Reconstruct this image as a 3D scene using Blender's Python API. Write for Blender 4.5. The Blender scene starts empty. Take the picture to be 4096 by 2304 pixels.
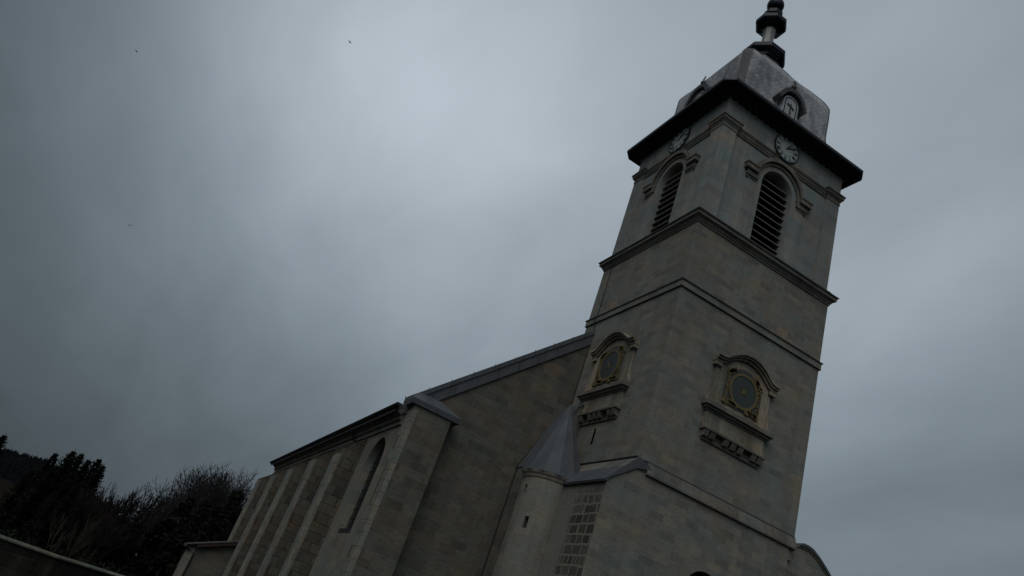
import bpy, bmesh, math, random
from mathutils import Vector, Matrix
random.seed(7)
SC = bpy.context.scene
COL = SC.collection
rad = math.radians

# ------------------------------------------------------------------ camera
R = [[0.83419054, -0.45141618, 0.31678002], [0.47017024, 0.28195826, -0.83632499], [0.28821189, 0.84659493, 0.44744937]]
CAM = Vector((-14.525, -22.334, 1.70))
cd = bpy.data.cameras.new('camera'); cam = bpy.data.objects.new('camera', cd); COL.objects.link(cam)
m = Matrix.Identity(4)
for i in range(3):
    m[i][0] = R[0][i]; m[i][1] = -R[1][i]; m[i][2] = -R[2][i]; m[i][3] = CAM[i]
cam.matrix_world = m
cd.sensor_width = 36; cd.lens = 25.527; cd.clip_start = 0.1; cd.clip_end = 6000
SC.camera = cam
SC.view_settings.view_transform = 'Standard'; SC.view_settings.look = 'None'
SC.view_settings.exposure = 0.0; SC.view_settings.gamma = 1.0; SC.view_settings.use_curve_mapping = False

# ------------------------------------------------------------------ sky and sun
SUN = Vector((-0.45, -0.50, 0.78)).normalized()
ELEV = math.asin(SUN.z); ROT = math.atan2(SUN.x, SUN.y) % (2 * math.pi)

class NT:
    """small node-tree helper"""
    def __init__(s, tree): s.t = tree
    def n(s, typ, **kw):
        x = s.t.nodes.new(typ)
        for k, v in kw.items():
            if k.startswith('i_'):
                x.inputs[k[2:].replace('_', ' ')].default_value = v
            else: setattr(x, k, v)
        return x
    def l(s, a, b): s.t.links.new(a, b)
    def put(s, sock, v):
        if hasattr(v, 'is_output') or isinstance(v, bpy.types.NodeSocket): s.l(v, sock)
        else: sock.default_value = v
    def math(s, op, a, b=0.0, c=None, clamp=False):
        x = s.t.nodes.new('ShaderNodeMath'); x.operation = op; x.use_clamp = clamp
        s.put(x.inputs[0], a); s.put(x.inputs[1], b)
        if c is not None: s.put(x.inputs[2], c)
        return x.outputs[0]
    def vmath(s, op, a, b):
        x = s.t.nodes.new('ShaderNodeVectorMath'); x.operation = op
        s.put(x.inputs[0], a); s.put(x.inputs[1], b)
        return x.outputs['Value'] if op == 'DOT_PRODUCT' else x.outputs[0]
    def mix(s, f, a, b, mode='MIX'):
        x = s.t.nodes.new('ShaderNodeMix'); x.data_type = 'RGBA'; x.blend_type = mode
        s.put(x.inputs[0], f); s.put(x.inputs[6], a); s.put(x.inputs[7], b)
        return x.outputs[2]
    def ramp(s, f, stops):
        x = s.t.nodes.new('ShaderNodeValToRGB'); e = x.color_ramp.elements
        while len(e) < len(stops): e.new(0.5)
        for k, (p, c) in zip(e, stops):
            k.position = p; k.color = c if len(c) == 4 else (*c, 1)
        s.put(x.inputs[0], f); return x.outputs[0]
    def noise(s, vec, scale, detail=3, rough=0.55, dist=0.0):
        x = s.t.nodes.new('ShaderNodeTexNoise'); s.put(x.inputs['Vector'], vec)
        x.inputs['Scale'].default_value = scale; x.inputs['Detail'].default_value = detail
        x.inputs['Roughness'].default_value = rough; x.inputs['Distortion'].default_value = dist
        return x.outputs[0]
    def map(s, vec, scale=(1, 1, 1), rot=(0, 0, 0), loc=(0, 0, 0)):
        x = s.t.nodes.new('ShaderNodeMapping'); s.put(x.inputs[0], vec)
        x.inputs['Scale'].default_value = scale; x.inputs['Rotation'].default_value = rot; x.inputs['Location'].default_value = loc
        return x.outputs[0]

world = bpy.data.worlds.new('World'); SC.world = world; world.use_nodes = True
wt = NT(world.node_tree); world.node_tree.nodes.clear()
wo = wt.n('ShaderNodeOutputWorld'); bg = wt.n('ShaderNodeBackground'); wt.l(bg.outputs[0], wo.inputs[0])
sky = wt.n('ShaderNodeTexSky'); sky.sky_type = 'NISHITA'; sky.sun_disc = False
sky.sun_elevation = ELEV; sky.sun_rotation = ROT; sky.air_density = 1.5; sky.dust_density = 3.0
tc = wt.n('ShaderNodeTexCoord'); DIR = tc.outputs['Generated']
sp = wt.n('ShaderNodeSeparateXYZ'); wt.l(DIR, sp.inputs[0])
zc = wt.math('MAXIMUM', sp.outputs[2], 0.06)
zc = wt.math('ADD', zc, 0.25)
cb = wt.n('ShaderNodeCombineXYZ')
wt.l(wt.math('DIVIDE', sp.outputs[0], zc), cb.inputs[0]); wt.l(wt.math('DIVIDE', sp.outputs[1], zc), cb.inputs[1])
PL = cb.outputs[0]
# broad bright and dark areas of the cloud deck
def lobe(d, p):
    d = Vector(d).normalized()
    v = wt.vmath('DOT_PRODUCT', DIR, tuple(d))
    return wt.math('POWER', wt.math('MAXIMUM', v, 0.0), p)
LOBES = [((0.03, 0.80, 0.60), 32.0, 0.21), ((0.324, 0.600, 0.731), 3.34, 0.375), ((-0.45, -0.66, 0.60), 2.0, 0.34)]  # last lobe: unseen, added behind the camera to light the walls
val = 0.022
for d, p, a in LOBES:
    val = wt.math('ADD', wt.math('MULTIPLY', lobe(d, p), a), val)
# soft diagonal streaks in the cloud deck
n1 = wt.noise(wt.map(PL, (1.0, 0.40, 1), (0, 0, rad(-24))), 1.7, 4, 0.5, 0.4)
n2 = wt.noise(wt.map(PL, (1.0, 0.5, 1), (0, 0, rad(-24)), (3, 1, 0)), 5.0, 4, 0.55, 0.5)
nn = wt.math('ADD', wt.math('MULTIPLY', n1, 0.82), wt.math('MULTIPLY', n2, 0.24))
nn = wt.math('ADD', nn, 0.485)
val = wt.math('MULTIPLY', val, nn)
val = wt.math('MULTIPLY', val, 10.0)
CLOUD = wt.mix(wt.math('MULTIPLY', val, 0.22, clamp=True), (0.76, 0.995, 1.17, 1), (0.885, 1.005, 1.125, 1))
cc = wt.n('ShaderNodeVectorMath'); cc.operation = 'SCALE'; wt.l(CLOUD, cc.inputs[0]); wt.l(val, cc.inputs[3])
skyc = wt.mix(0.985, sky.outputs[0], cc.outputs[0])
wt.l(skyc, bg.inputs[0]); bg.inputs[1].default_value = 0.1

sd = bpy.data.lights.new('sun', 'SUN'); sd.energy = 0.6; sd.angle = rad(50); sd.color = (1.0, 0.96, 0.9)
so = bpy.data.objects.new('sun', sd); COL.objects.link(so); so.location = (-30, -30, 60)
so.rotation_euler = (-SUN).to_track_quat('-Z', 'Y').to_euler()

# ------------------------------------------------------------------ materials
def new_mat(name):
    mt = bpy.data.materials.new(name); mt.use_nodes = True
    t = NT(mt.node_tree); b = mt.node_tree.nodes['Principled BSDF']
    return mt, t, b
def uvsock(t):
    return t.n('ShaderNodeUVMap', uv_map='UVMap').outputs[0]
def flat(name, col, rough=0.7, metal=0.0, var=0.15, scale=6.0, bump=0.0):
    mt, t, b = new_mat(name)
    g = t.n('ShaderNodeNewGeometry').outputs['Position']
    n = t.noise(g, scale, 4)
    c = t.mix(n, tuple(x * (1 - var) for x in col) + (1,), tuple(min(1, x * (1 + var)) for x in col) + (1,))
    t.l(c, b.inputs['Base Color']); b.inputs['Roughness'].default_value = rough; b.inputs['Metallic'].default_value = metal
    if rough >= 0.9: b.inputs['Specular IOR Level'].default_value = 0.0
    if bump:
        bp = t.n('ShaderNodeBump'); bp.inputs['Strength'].default_value = bump; bp.inputs['Distance'].default_value = 0.02
        t.l(t.noise(g, scale * 4, 4), bp.inputs['Height']); t.l(bp.outputs[0], b.inputs['Normal'])
    return mt
def stone(name, ca, cb_, mortar, bw=0.85, bh=0.34, msize=0.012, contrast=0.55, dash=0.5, stain=0.35, bump=0.35, warp=0.0, mortar_amt=1.0):
    mt, t, b = new_mat(name)
    uv = uvsock(t); pos = t.n('ShaderNodeNewGeometry').outputs['Position']
    if warp:
        wn = t.n('ShaderNodeTexNoise'); wn.inputs['Scale'].default_value = 1.3; t.l(uv, wn.inputs['Vector'])
        wv = t.vmath('MULTIPLY', t.vmath('SUBTRACT', wn.outputs['Color'], (0.5, 0.5, 0.5)), (warp, warp, 0))
        uv2 = t.vmath('ADD', uv, wv)
    else: uv2 = uv
    br = t.n('ShaderNodeTexBrick'); t.l(uv2, br.inputs['Vector'])
    br.inputs['Scale'].default_value = 1.0; br.inputs['Brick Width'].default_value = bw; br.inputs['Row Height'].default_value = bh
    br.inputs['Mortar Size'].default_value = msize; br.inputs['Mortar Smooth'].default_value = 0.3; br.inputs['Bias'].default_value = 0.0
    br.inputs['Color1'].default_value = (0, 0, 0, 1); br.inputs['Color2'].default_value = (1, 1, 1, 1); br.inputs['Mortar'].default_value = (0.5, 0.5, 0.5, 1)
    br.offset = 0.5; br.offset_frequency = 2
    big = t.noise(t.map(uv, (0.22, 0.30, 1)), 1.0, 3, 0.6, 0.6)
    ds = t.noise(t.map(uv, (2.6, 10.0, 1)), 1.0, 3, 0.65, 0.0)
    fine = t.noise(pos, 14.0, 4, 0.6)
    f = t.math('ADD', t.math('MULTIPLY', br.outputs['Color'], contrast), t.math('MULTIPLY', big, 1 - contrast))
    col = t.mix(t.math('MULTIPLY_ADD', t.math('SUBTRACT', f, 0.5), 1.3, 0.5, clamp=True), (*ca, 1), (*cb_, 1))
    # dashed darker courses
    dk = t.ramp(ds, [(0.34, (1 - dash * 0.7,) * 3), (0.52, (1, 1, 1))])
    col = t.mix(1.0, col, dk, 'MULTIPLY')
    bk_ = t.ramp(br.outputs['Color'], [(0.0, (1 - dash * 0.80, 1 - dash * 0.72, 1 - dash * 0.68)), (0.16, (1 - dash * 0.30,) * 3), (0.50, (0.99, 1.0, 1.0)), (0.84, (1, 1, 1)), (1.0, (1.12, 1.05, 0.98))])
    col = t.mix(1.0, col, bk_, 'MULTIPLY')
    # rain streaks and stains with a shape of their own
    st = t.noise(t.map(uv, (1.6, 0.10, 1)), 1.0, 4, 0.65, 0.2)
    sk = t.ramp(st, [(0.40, (1 - stain,) * 3), (0.60, (1.04, 1.03, 1.0))])
    col = t.mix(1.0, col, sk, 'MULTIPLY')
    # cool and warm patches
    hue = t.noise(t.map(uv, (0.55, 0.9, 1), (0, 0, 0), (7, 3, 0)), 1.0, 3, 0.6)
    tint = t.ramp(hue, [(0.36, (0.90, 1.02, 1.04)), (0.50, (1, 1, 1)), (0.66, (1.10, 0.99, 0.88))])
    col = t.mix(1.0, col, tint, 'MULTIPLY')
    col = t.mix(1.0, col, t.ramp(fine, [(0.3, (0.86,) * 3), (0.7, (1.1,) * 3)]), 'MULTIPLY')
    mm = t.ramp(t.noise(t.map(uv, (0.8, 0.8, 1), (0, 0, 0), (11, 5, 0)), 1.0, 3, 0.6), [(0.40, (0.15,) * 3), (0.60, (1.0,) * 3)])
    mf = t.math('MULTIPLY', t.math('MULTIPLY', br.outputs['Fac'], mortar_amt), mm)
    col = t.mix(mf, col, (*mortar, 1))
    t.l(col, b.inputs['Base Color']); b.inputs['Roughness'].default_value = 0.9
    if 'Specular IOR Level' in b.inputs: b.inputs['Specular IOR Level'].default_value = 0.2
    h = t.math('ADD', t.math('MULTIPLY', fine, 0.6), t.math('MULTIPLY', t.math('SUBTRACT', 1.0, br.outputs['Fac']), 0.6))
    h = t.math('ADD', h, t.math('MULTIPLY', br.outputs['Color'], 0.4))
    bp = t.n('ShaderNodeBump'); bp.inputs['Strength'].default_value = bump; bp.inputs['Distance'].default_value = 0.03
    t.l(h, bp.inputs['Height']); t.l(bp.outputs[0], b.inputs['Normal'])
    return mt
def tiles(name, c1, c2, s=0.30, metal=0.35, rough=0.5):
    """small diamond scales laid on the dome"""
    mt, t, b = new_mat(name)
    uv = uvsock(t)
    r = t.map(uv, (1 / s, 1 / s, 1), (0, 0, rad(45)))
    ck = t.n('ShaderNodeTexBrick'); t.l(r, ck.inputs['Vector']); ck.offset = 0.0
    ck.inputs['Scale'].default_value = 1; ck.inputs['Brick Width'].default_value = 1; ck.inputs['Row Height'].default_value = 1
    ck.inputs['Mortar Size'].default_value = 0.07; ck.inputs['Mortar Smooth'].default_value = 0.4
    ck.inputs['Color1'].default_value = (0, 0, 0, 1); ck.inputs['Color2'].default_value = (1, 1, 1, 1); ck.inputs['Mortar'].default_value = (0.5,) * 3 + (1,)
    n = t.noise(uv, 0.7, 4, 0.6, 0.4); fn = t.noise(uv, 5.0, 3)
    st = t.noise(t.map(uv, (1.1, 0.35, 1), (0, 0, rad(35))), 1.0, 4, 0.65, 0.5)
    f = t.math('ADD', t.math('MULTIPLY', n, 0.6), t.math('MULTIPLY', ck.outputs['Color'], 0.4))
    col = t.mix(f, (*c1, 1), (*c2, 1))
    col = t.mix(1.0, col, t.ramp(st, [(0.40, (0.62,) * 3), (0.56, (1.05,) * 3)]), 'MULTIPLY')
    col = t.mix(1.0, col, t.ramp(fn, [(0.3, (0.8,) * 3), (0.7, (1.15,) * 3)]), 'MULTIPLY')
    col = t.mix(t.math('MULTIPLY', ck.outputs['Fac'], 0.38), col, (0.08, 0.08, 0.085, 1))
    t.l(col, b.inputs['Base Color']); b.inputs['Metallic'].default_value = metal
    t.l(t.math('MULTIPLY_ADD', fn, 0.3, rough - 0.15), b.inputs['Roughness'])
    bp = t.n('ShaderNodeBump'); bp.inputs['Strength'].default_value = 0.5; bp.inputs['Distance'].default_value = 0.02
    t.l(t.math('ADD', t.math('MULTIPLY', ck.outputs['Color'], 0.5), t.math('SUBTRACT', 1.0, ck.outputs['Fac'])), bp.inputs['Height'])
    t.l(bp.outputs[0], b.inputs['Normal'])
    return mt
def zinc(name, col, rough=0.45, metal=0.3):
    mt, t, b = new_mat(name)
    uv = uvsock(t)
    n = t.noise(uv, 1.2, 4, 0.6, 0.4); f = t.noise(uv, 9.0, 3)
    st = t.noise(t.map(uv, (3.0, 0.4, 1)), 1.0, 4, 0.6)
    c = t.mix(n, tuple(x * 0.8 for x in col) + (1,), tuple(x * 1.2 for x in col) + (1,))
    c = t.mix(1.0, c, t.ramp(st, [(0.38, (0.8,) * 3), (0.6, (1.05,) * 3)]), 'MULTIPLY')
    t.l(c, b.inputs['Base Color']); b.inputs['Metallic'].default_value = metal
    t.l(t.math('MULTIPLY_ADD', f, 0.25, rough - 0.12), b.inputs['Roughness'])
    bp = t.n('ShaderNodeBump'); bp.inputs['Strength'].default_value = 0.15; bp.inputs['Distance'].default_value = 0.02
    t.l(n, bp.inputs['Height']); t.l(bp.outputs[0], b.inputs['Normal'])
    return mt
def leaf(name, c1, c2):
    mt, t, b = new_mat(name)
    pos = t.n('ShaderNodeNewGeometry').outputs['Position']
    n = t.noise(pos, 1.8, 3)
    t.l(t.mix(n, (*c1, 1), (*c2, 1)), b.inputs['Base Color']); b.inputs['Roughness'].default_value = 1.0
    b.inputs['Specular IOR Level'].default_value = 0.0
    return mt

M = {}
M['ashlar'] = stone('tower_ashlar', (0.190, 0.186, 0.168), (0.280, 0.270, 0.240), (0.19, 0.182, 0.165), 0.66, 0.27, 0.008, 0.28, 0.25, 0.1, 0.3, 0.0, 0.6)
M['belfry'] = stone('belfry_ashlar', (0.240, 0.246, 0.238), (0.330, 0.334, 0.320), (0.24, 0.24, 0.23), 1.1, 0.40, 0.006, 0.35, 0.14, 0.16, 0.2, 0.0, 0.5)
M['trim'] = stone('trim_stone', (0.170, 0.160, 0.145), (0.24, 0.225, 0.20), (0.10, 0.095, 0.09), 1.4, 0.9, 0.006, 0.4, 0.3, 0.25, 0.3, 0.0, 0.6)
M['dialstone'] = stone('dial_frame_stone', (0.30, 0.262, 0.207), (0.39, 0.345, 0.275), (0.18, 0.16, 0.13), 1.4, 1.2, 0.006, 0.4, 0.35, 0.4, 0.3, 0.0, 0.4)
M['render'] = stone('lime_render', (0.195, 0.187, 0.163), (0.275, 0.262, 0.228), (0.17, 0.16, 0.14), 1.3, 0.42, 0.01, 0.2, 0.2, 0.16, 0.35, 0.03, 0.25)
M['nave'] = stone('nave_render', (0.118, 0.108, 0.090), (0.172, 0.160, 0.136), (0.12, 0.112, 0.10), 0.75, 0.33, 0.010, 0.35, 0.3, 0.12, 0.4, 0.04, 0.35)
M['rubble'] = stone('brown_rubble', (0.105, 0.092, 0.075), (0.165, 0.147, 0.120), (0.020, 0.018, 0.016), 0.52, 0.42, 0.025, 0.6, 0.3, 0.15, 0.6, 0.12, 0.8)
M['quoin'] = stone('quoin_stone', (0.225, 0.218, 0.19), (0.305, 0.293, 0.255), (0.06, 0.055, 0.048), 0.9, 0.48, 0.014, 0.5, 0.18, 0.25, 0.4, 0.06, 0.55)
M['exposed'] = None
M['zinc'] = zinc('zinc_sheet', (0.088, 0.095, 0.102), 0.7, 0.0)
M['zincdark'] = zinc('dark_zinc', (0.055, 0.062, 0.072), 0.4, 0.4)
M['tile'] = tiles('dome_tiles', (0.26, 0.263, 0.27), (0.58, 0.58, 0.585), 0.21, 0.1, 0.6)
M['hip'] = zinc('hip_zinc', (0.062, 0.067, 0.072), 0.6, 0.1)
M['finial'] = flat('finial_black_metal', (0.016, 0.016, 0.024), 0.4, 0.5, 0.25, 3.0)
M['stem'] = zinc('stem_zinc', (0.34, 0.335, 0.32), 0.55, 0.2)
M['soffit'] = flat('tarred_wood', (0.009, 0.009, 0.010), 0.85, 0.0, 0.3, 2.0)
M['slat'] = flat('weathered_wood_slat', (0.20, 0.195, 0.18), 0.85, 0.0, 0.3, 5.0)
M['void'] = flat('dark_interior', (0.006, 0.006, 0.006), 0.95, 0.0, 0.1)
M['glass'] = flat('leaded_glass', (0.012, 0.013, 0.015), 0.25, 0.0, 0.3, 5.0)
M['black'] = flat('black_paint', (0.012, 0.013, 0.014), 0.5, 0.0, 0.15)
M['enamel'] = flat('white_enamel', (0.44, 0.48, 0.46), 0.4, 0.0, 0.12, 2.0)
M['enamel2'] = flat('dormer_white_paint', (0.40, 0.42, 0.42), 0.5, 0.0, 0.12, 2.0)
M['slate'] = flat('slate_disc', (0.050, 0.060, 0.058), 0.55, 0.0, 0.2, 3.0)
M['slatepanel'] = flat('grey_green_panel', (0.062, 0.070, 0.068), 0.6, 0.0, 0.2, 4.0)
M['gold'] = flat('worn_gilding', (0.160, 0.122, 0.050), 0.65, 0.0, 0.6, 9.0)
M['gutter'] = flat('dark_gutter', (0.030, 0.031, 0.034), 0.45, 0.4, 0.2, 4.0)
M['fascia'] = flat('red_brown_fascia', (0.035, 0.018, 0.015), 0.8, 0.0, 0.25, 3.0)
M['nave_roof'] = tiles('nave_roof_tiles', (0.05, 0.05, 0.052), (0.09, 0.088, 0.085), 0.25, 0.0, 0.7)
M['spruce'] = leaf('spruce_needles', (0.011, 0.014, 0.012), (0.024, 0.028, 0.021))
M['ever'] = leaf('evergreen_leaves', (0.011, 0.0135, 0.011), (0.025, 0.028, 0.020))
M['bark'] = flat('grey_bark', (0.036, 0.034, 0.034), 0.9, 0.0, 0.3, 3.0)
M['barkred'] = flat('brown_bark', (0.026, 0.022, 0.020), 0.9, 0.0, 0.3, 3.0)
M['barkpale'] = flat('pale_bark', (0.050, 0.048, 0.038), 0.9, 0.0, 0.3, 3.0)
M['grass'] = flat('rough_grass', (0.019, 0.018, 0.012), 0.95, 0.0, 0.45, 0.6, 0.3)
def hill_mat():
    mt, t, b = new_mat('hillside'); pos = t.n('ShaderNodeNewGeometry').outputs['Position']
    sp_ = t.n('ShaderNodeSeparateXYZ'); t.l(pos, sp_.inputs[0])
    n = t.noise(pos, 0.02, 4); n2 = t.noise(pos, 0.5, 3)
    f = t.math('MULTIPLY', t.math('SUBTRACT', t.math('MULTIPLY_ADD', n, 3.0, sp_.outputs[2]), 4.0), 0.6, clamp=True)
    c = t.mix(n2, (0.014, 0.0115, 0.009, 1), (0.024, 0.019, 0.015, 1))
    t.l(t.mix(f, c, (0.011, 0.012, 0.013, 1)), b.inputs['Base Color']); b.inputs['Roughness'].default_value = 1.0; b.inputs['Specular IOR Level'].default_value = 0.0
    return mt
M['hill'] = hill_mat()
M['forest'] = leaf('far_forest', (0.008, 0.0095, 0.011), (0.014, 0.016, 0.018))
M['coping'] = stone('coping_stone', (0.11, 0.112, 0.09), (0.20, 0.198, 0.16), (0.05, 0.05, 0.045), 1.2, 0.5, 0.012, 0.4, 0.3, 0.3, 0.4, 0.02, 0.7)
M['wallstone'] = stone('mossy_wall', (0.022, 0.022, 0.018), (0.055, 0.053, 0.040), (0.03, 0.03, 0.025), 0.7, 0.32, 0.02, 0.5, 0.4, 0.6, 0.5, 0.1, 0.6)
M['roofslate'] = flat('far_roof_slate', (0.030, 0.034, 0.045), 0.7, 0.0, 0.2, 1.0)

def exposed_mat():
    """render fallen away from dark blocks with pale wide joints"""
    mt, t, b = new_mat('patchy_masonry')
    uv = uvsock(t); pos = t.n('ShaderNodeNewGeometry').outputs['Position']
    wn = t.n('ShaderNodeTexNoise'); wn.inputs['Scale'].default_value = 2.1; wn.inputs['Detail'].default_value = 3; t.l(uv, wn.inputs['Vector'])
    uv2 = t.vmath('ADD', uv, t.vmath('MULTIPLY', t.vmath('SUBTRACT', wn.outputs['Color'], (0.5, 0.5, 0.5)), (0.26, 0.11, 0)))
    sx = t.n('ShaderNodeSeparateXYZ'); t.l(uv2, sx.inputs[0])
    rown = t.n('ShaderNodeTexWhiteNoise', noise_dimensions='1D'); t.l(t.math('FLOOR', t.math('DIVIDE', sx.outputs[1], 0.37)), rown.inputs['W'])
    cx_ = t.n('ShaderNodeCombineXYZ'); t.l(t.math('MULTIPLY_ADD', sx.outputs[0], t.math('MULTIPLY_ADD', rown.outputs[0], 0.9, 0.75), t.math('MULTIPLY', rown.outputs[0], 3.0)), cx_.inputs[0]); t.l(sx.outputs[1], cx_.inputs[1])
    uv2 = cx_.outputs[0]
    br = t.n('ShaderNodeTexBrick'); t.l(uv2, br.inputs['Vector']); br.inputs['Scale'].default_value = 1
    br.inputs['Brick Width'].default_value = 0.62; br.inputs['Row Height'].default_value = 0.37; br.inputs['Mortar Size'].default_value = 0.045
    br.inputs['Mortar Smooth'].default_value = 0.35; br.offset = 0.42; br.squash = 0.7; br.squash_frequency = 3
    br.inputs['Color1'].default_value = (0.045, 0.040, 0.036, 1); br.inputs['Color2'].default_value = (0.125, 0.112, 0.096, 1); br.inputs['Mortar'].default_value = (0.225, 0.202, 0.155, 1)
    s = t.n('ShaderNodeSeparateXYZ'); t.l(pos, s.inputs[0])
    n = t.noise(pos, 1.4, 4, 0.6); f2 = t.noise(pos, 12.0, 4, 0.6)
    # bare patch between the turret and the corner, ragged upper edge
    m1 = t.math('MULTIPLY_ADD', t.math('SUBTRACT', 8.45, s.outputs[2]), 0.9, t.math('MULTIPLY_ADD', n, 2.4, -1.0), clamp=True)
    m2 = t.math('MULTIPLY_ADD', t.math('SUBTRACT', 1.85, s.outputs[1]), 4.0, t.math('MULTIPLY_ADD', n, 2.0, -1.0), clamp=True)
    msk = t.math('MULTIPLY', m1, m2)
    base = t.mix(t.noise(t.map(uv, (0.5, 0.5, 1)), 1.0, 4, 0.6), (0.17, 0.162, 0.14, 1), (0.24, 0.226, 0.192, 1))
    c = t.mix(msk, base, br.outputs['Color'])
    c = t.mix(1.0, c, t.ramp(f2, [(0.3, (0.8,) * 3), (0.7, (1.12,) * 3)]), 'MULTIPLY')
    t.l(c, b.inputs['Base Color']); b.inputs['Roughness'].default_value = 0.92
    bp = t.n('ShaderNodeBump'); bp.inputs['Strength'].default_value = 0.5; bp.inputs['Distance'].default_value = 0.03
    t.l(t.math('ADD', f2, t.math('MULTIPLY', t.math('MULTIPLY', br.outputs['Fac'], msk), 0.7)), bp.inputs['Height']); t.l(bp.outputs[0], b.inputs['Normal'])
    return mt
M['exposed'] = exposed_mat()

# ------------------------------------------------------------------ mesh builder
class MB:
    def __init__(s): s.v = []; s.f = []; s.smooth = False
    def vert(s, p): s.v.append(tuple(p)); return len(s.v) - 1
    def face(s, pts): s.f.append([s.vert(p) for p in pts])
    def box(s, x0, x1, y0, y1, z0, z1):
        b = len(s.v)
        for z in (z0, z1):
            for p in ((x0, y0), (x1, y0), (x1, y1), (x0, y1)): s.v.append((*p, z))
        for q in ((0, 3, 2, 1), (4, 5, 6, 7), (0, 1, 5, 4), (1, 2, 6, 5), (2, 3, 7, 6), (3, 0, 4, 7)): s.f.append([b + i for i in q])
        return s
    def loft(s, rings, closed=True, cap=True):
        b = len(s.v); n = len(rings[0])
        for r in rings:
            for p in r: s.v.append(tuple(p))
        for k in range(len(rings) - 1):
            for i in range(n if closed else n - 1):
                j = (i + 1) % n
                s.f.append([b + k * n + i, b + k * n + j, b + (k + 1) * n + j, b + (k + 1) * n + i])
        if cap and closed:
            s.f.append([b + i for i in range(n)][::-1]); s.f.append([b + (len(rings) - 1) * n + i for i in range(n)])
        return s
    def prism(s, F, pts, d0, d1):
        """polygon pts (u, z) on facade F between depths"""
        return s.loft([[F(u, d0, z) for u, z in pts], [F(u, d1, z) for u, z in pts]])
    def strip(s, F, A, B, d0, d1):
        """band between two polylines, extruded in depth"""
        for i in range(len(A) - 1):
            q = [A[i], A[i + 1], B[i + 1], B[i]]
            a = [F(u, d0, z) for u, z in q]; c = [F(u, d1, z) for u, z in q]
            s.face(a)
            s.face([a[0], a[1], c[1], c[0]]); s.face([a[3], a[2], c[2], c[3]])
            if i == 0: s.face([a[0], a[3], c[3], c[0]])
            if i == len(A) - 2: s.face([a[1], a[2], c[2], c[1]])
        return s
    def ringprofile(s, x0, x1, y0, y1, prof):
        s.loft([[(x0 - e, y0 - e, z), (x1 + e, y0 - e, z), (x1 + e, y1 + e, z), (x0 - e, y1 + e, z)] for e, z in prof], True, False); return s
    def lathe(s, cx, cy, prof, n=24, a0=0.0):
        s.loft([[(cx + r * math.cos(a0 + 2 * math.pi * i / n), cy + r * math.sin(a0 + 2 * math.pi * i / n), z) for i in range(n)] for r, z in prof]); return s
    def tube(s, P, r, n=6):
        rings = []
        for i, p in enumerate(P):
            p = Vector(p); a = Vector(P[max(0, i - 1)]); c = Vector(P[min(len(P) - 1, i + 1)])
            d = (c - a).normalized(); u = d.orthogonal().normalized(); w = d.cross(u)
            rr = r[i] if isinstance(r, (list, tuple)) else r
            rings.append([p + (u * math.cos(2 * math.pi * k / n) + w * math.sin(2 * math.pi * k / n)) * rr for k in range(n)])
        s.loft(rings); return s
    def build(s, name, mat, parent=None, cyl=None, smooth=False, label=None, recalc=True):
        me = bpy.data.meshes.new(name); me.from_pydata(s.v, [], s.f)
        if recalc:
            bm = bmesh.new(); bm.from_mesh(me)
            bmesh.ops.remove_doubles(bm, verts=bm.verts, dist=1e-5)
            bmesh.ops.recalc_face_normals(bm, faces=bm.faces)
            bm.to_mesh(me); bm.free()
        uvl = me.uv_layers.new(name='UVMap')
        for p in me.polygons:
            nx, ny, nz = (abs(c) for c in p.normal)
            for li in p.loop_indices:
                c = me.vertices[me.loops[li].vertex_index].co
                if cyl and nz < 0.9:
                    a = math.atan2(c.y - cyl[1], c.x - cyl[0]); ac = math.atan2(p.center.y - cyl[1], p.center.x - cyl[0])
                    if a - ac > math.pi: a -= 2 * math.pi
                    if ac - a > math.pi: a += 2 * math.pi
                    uvl.data[li].uv = (a * cyl[2], c.z)
                elif nz > nx and nz > ny: uvl.data[li].uv = (c.x, c.y)
                elif nx > ny: uvl.data[li].uv = (c.y + 0.37, c.z)
                else: uvl.data[li].uv = (c.x, c.z)
            p.use_smooth = smooth
        me.materials.append(mat)
        o = bpy.data.objects.new(name, me); COL.objects.link(o)
        if parent is not None:
            o.parent = parent
            w = Vector((0, 0, 0)); q = parent
            while q is not None: w += q.location; q = q.parent
            o.location = -w
        if label: o['label'] = label
        return o
def empty(name, loc, label, cat, group=None):
    o = bpy.data.objects.new(name, None); o.empty_display_size = 0.5; o.location = loc; COL.objects.link(o)
    o['label'] = label; o['category'] = cat
    if group: o['group'] = group
    return o
def tag(o, label=None, cat=None, group=None, kind=None):
    for k, v in (('label', label), ('category', cat), ('group', group), ('kind', kind)):
        if v: o[k] = v
    return o

# ------------------------------------------------------------------ ground and hill
def sst(a, b, x):
    t = min(1, max(0, (x - a) / (b - a))); return t * t * (3 - 2 * t)
def ground_z(x, y):
    drop = sst(3, 45, y) * (1 - sst(-12.5, -9.5, x) * (1 - sst(38, 55, y)))
    near = 1.0 * sst(-17, -4, y) * (1 - sst(-13.0, -9.5, x)) * (1 - sst(3, 20, y))
    return -5.0 * drop - near + 0.12 * math.sin(x * 0.21) * math.cos(y * 0.17) * sst(10, 30, y)
def axis(lo, hi, fine):
    a = [-2500, -1200, -600, -300, -150] + [lo + (hi - lo) * i / fine for i in range(fine + 1)] + [150, 300, 600, 1200, 2500]
    return sorted(a)
gx = axis(-90, 90, 90); gy = axis(-60, 130, 95)
g = MB(); W_ = len(gx)
for y in gy:
    for x in gx: g.v.append((x, y, ground_z(x, y)))
for j in range(len(gy) - 1):
    for i in range(W_ - 1):
        b0 = j * W_ + i; g.f.append([b0, b0 + 1, b0 + W_ + 1, b0 + W_])
tag(g.build('ground', M['grass'], smooth=True), kind='structure')

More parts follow.
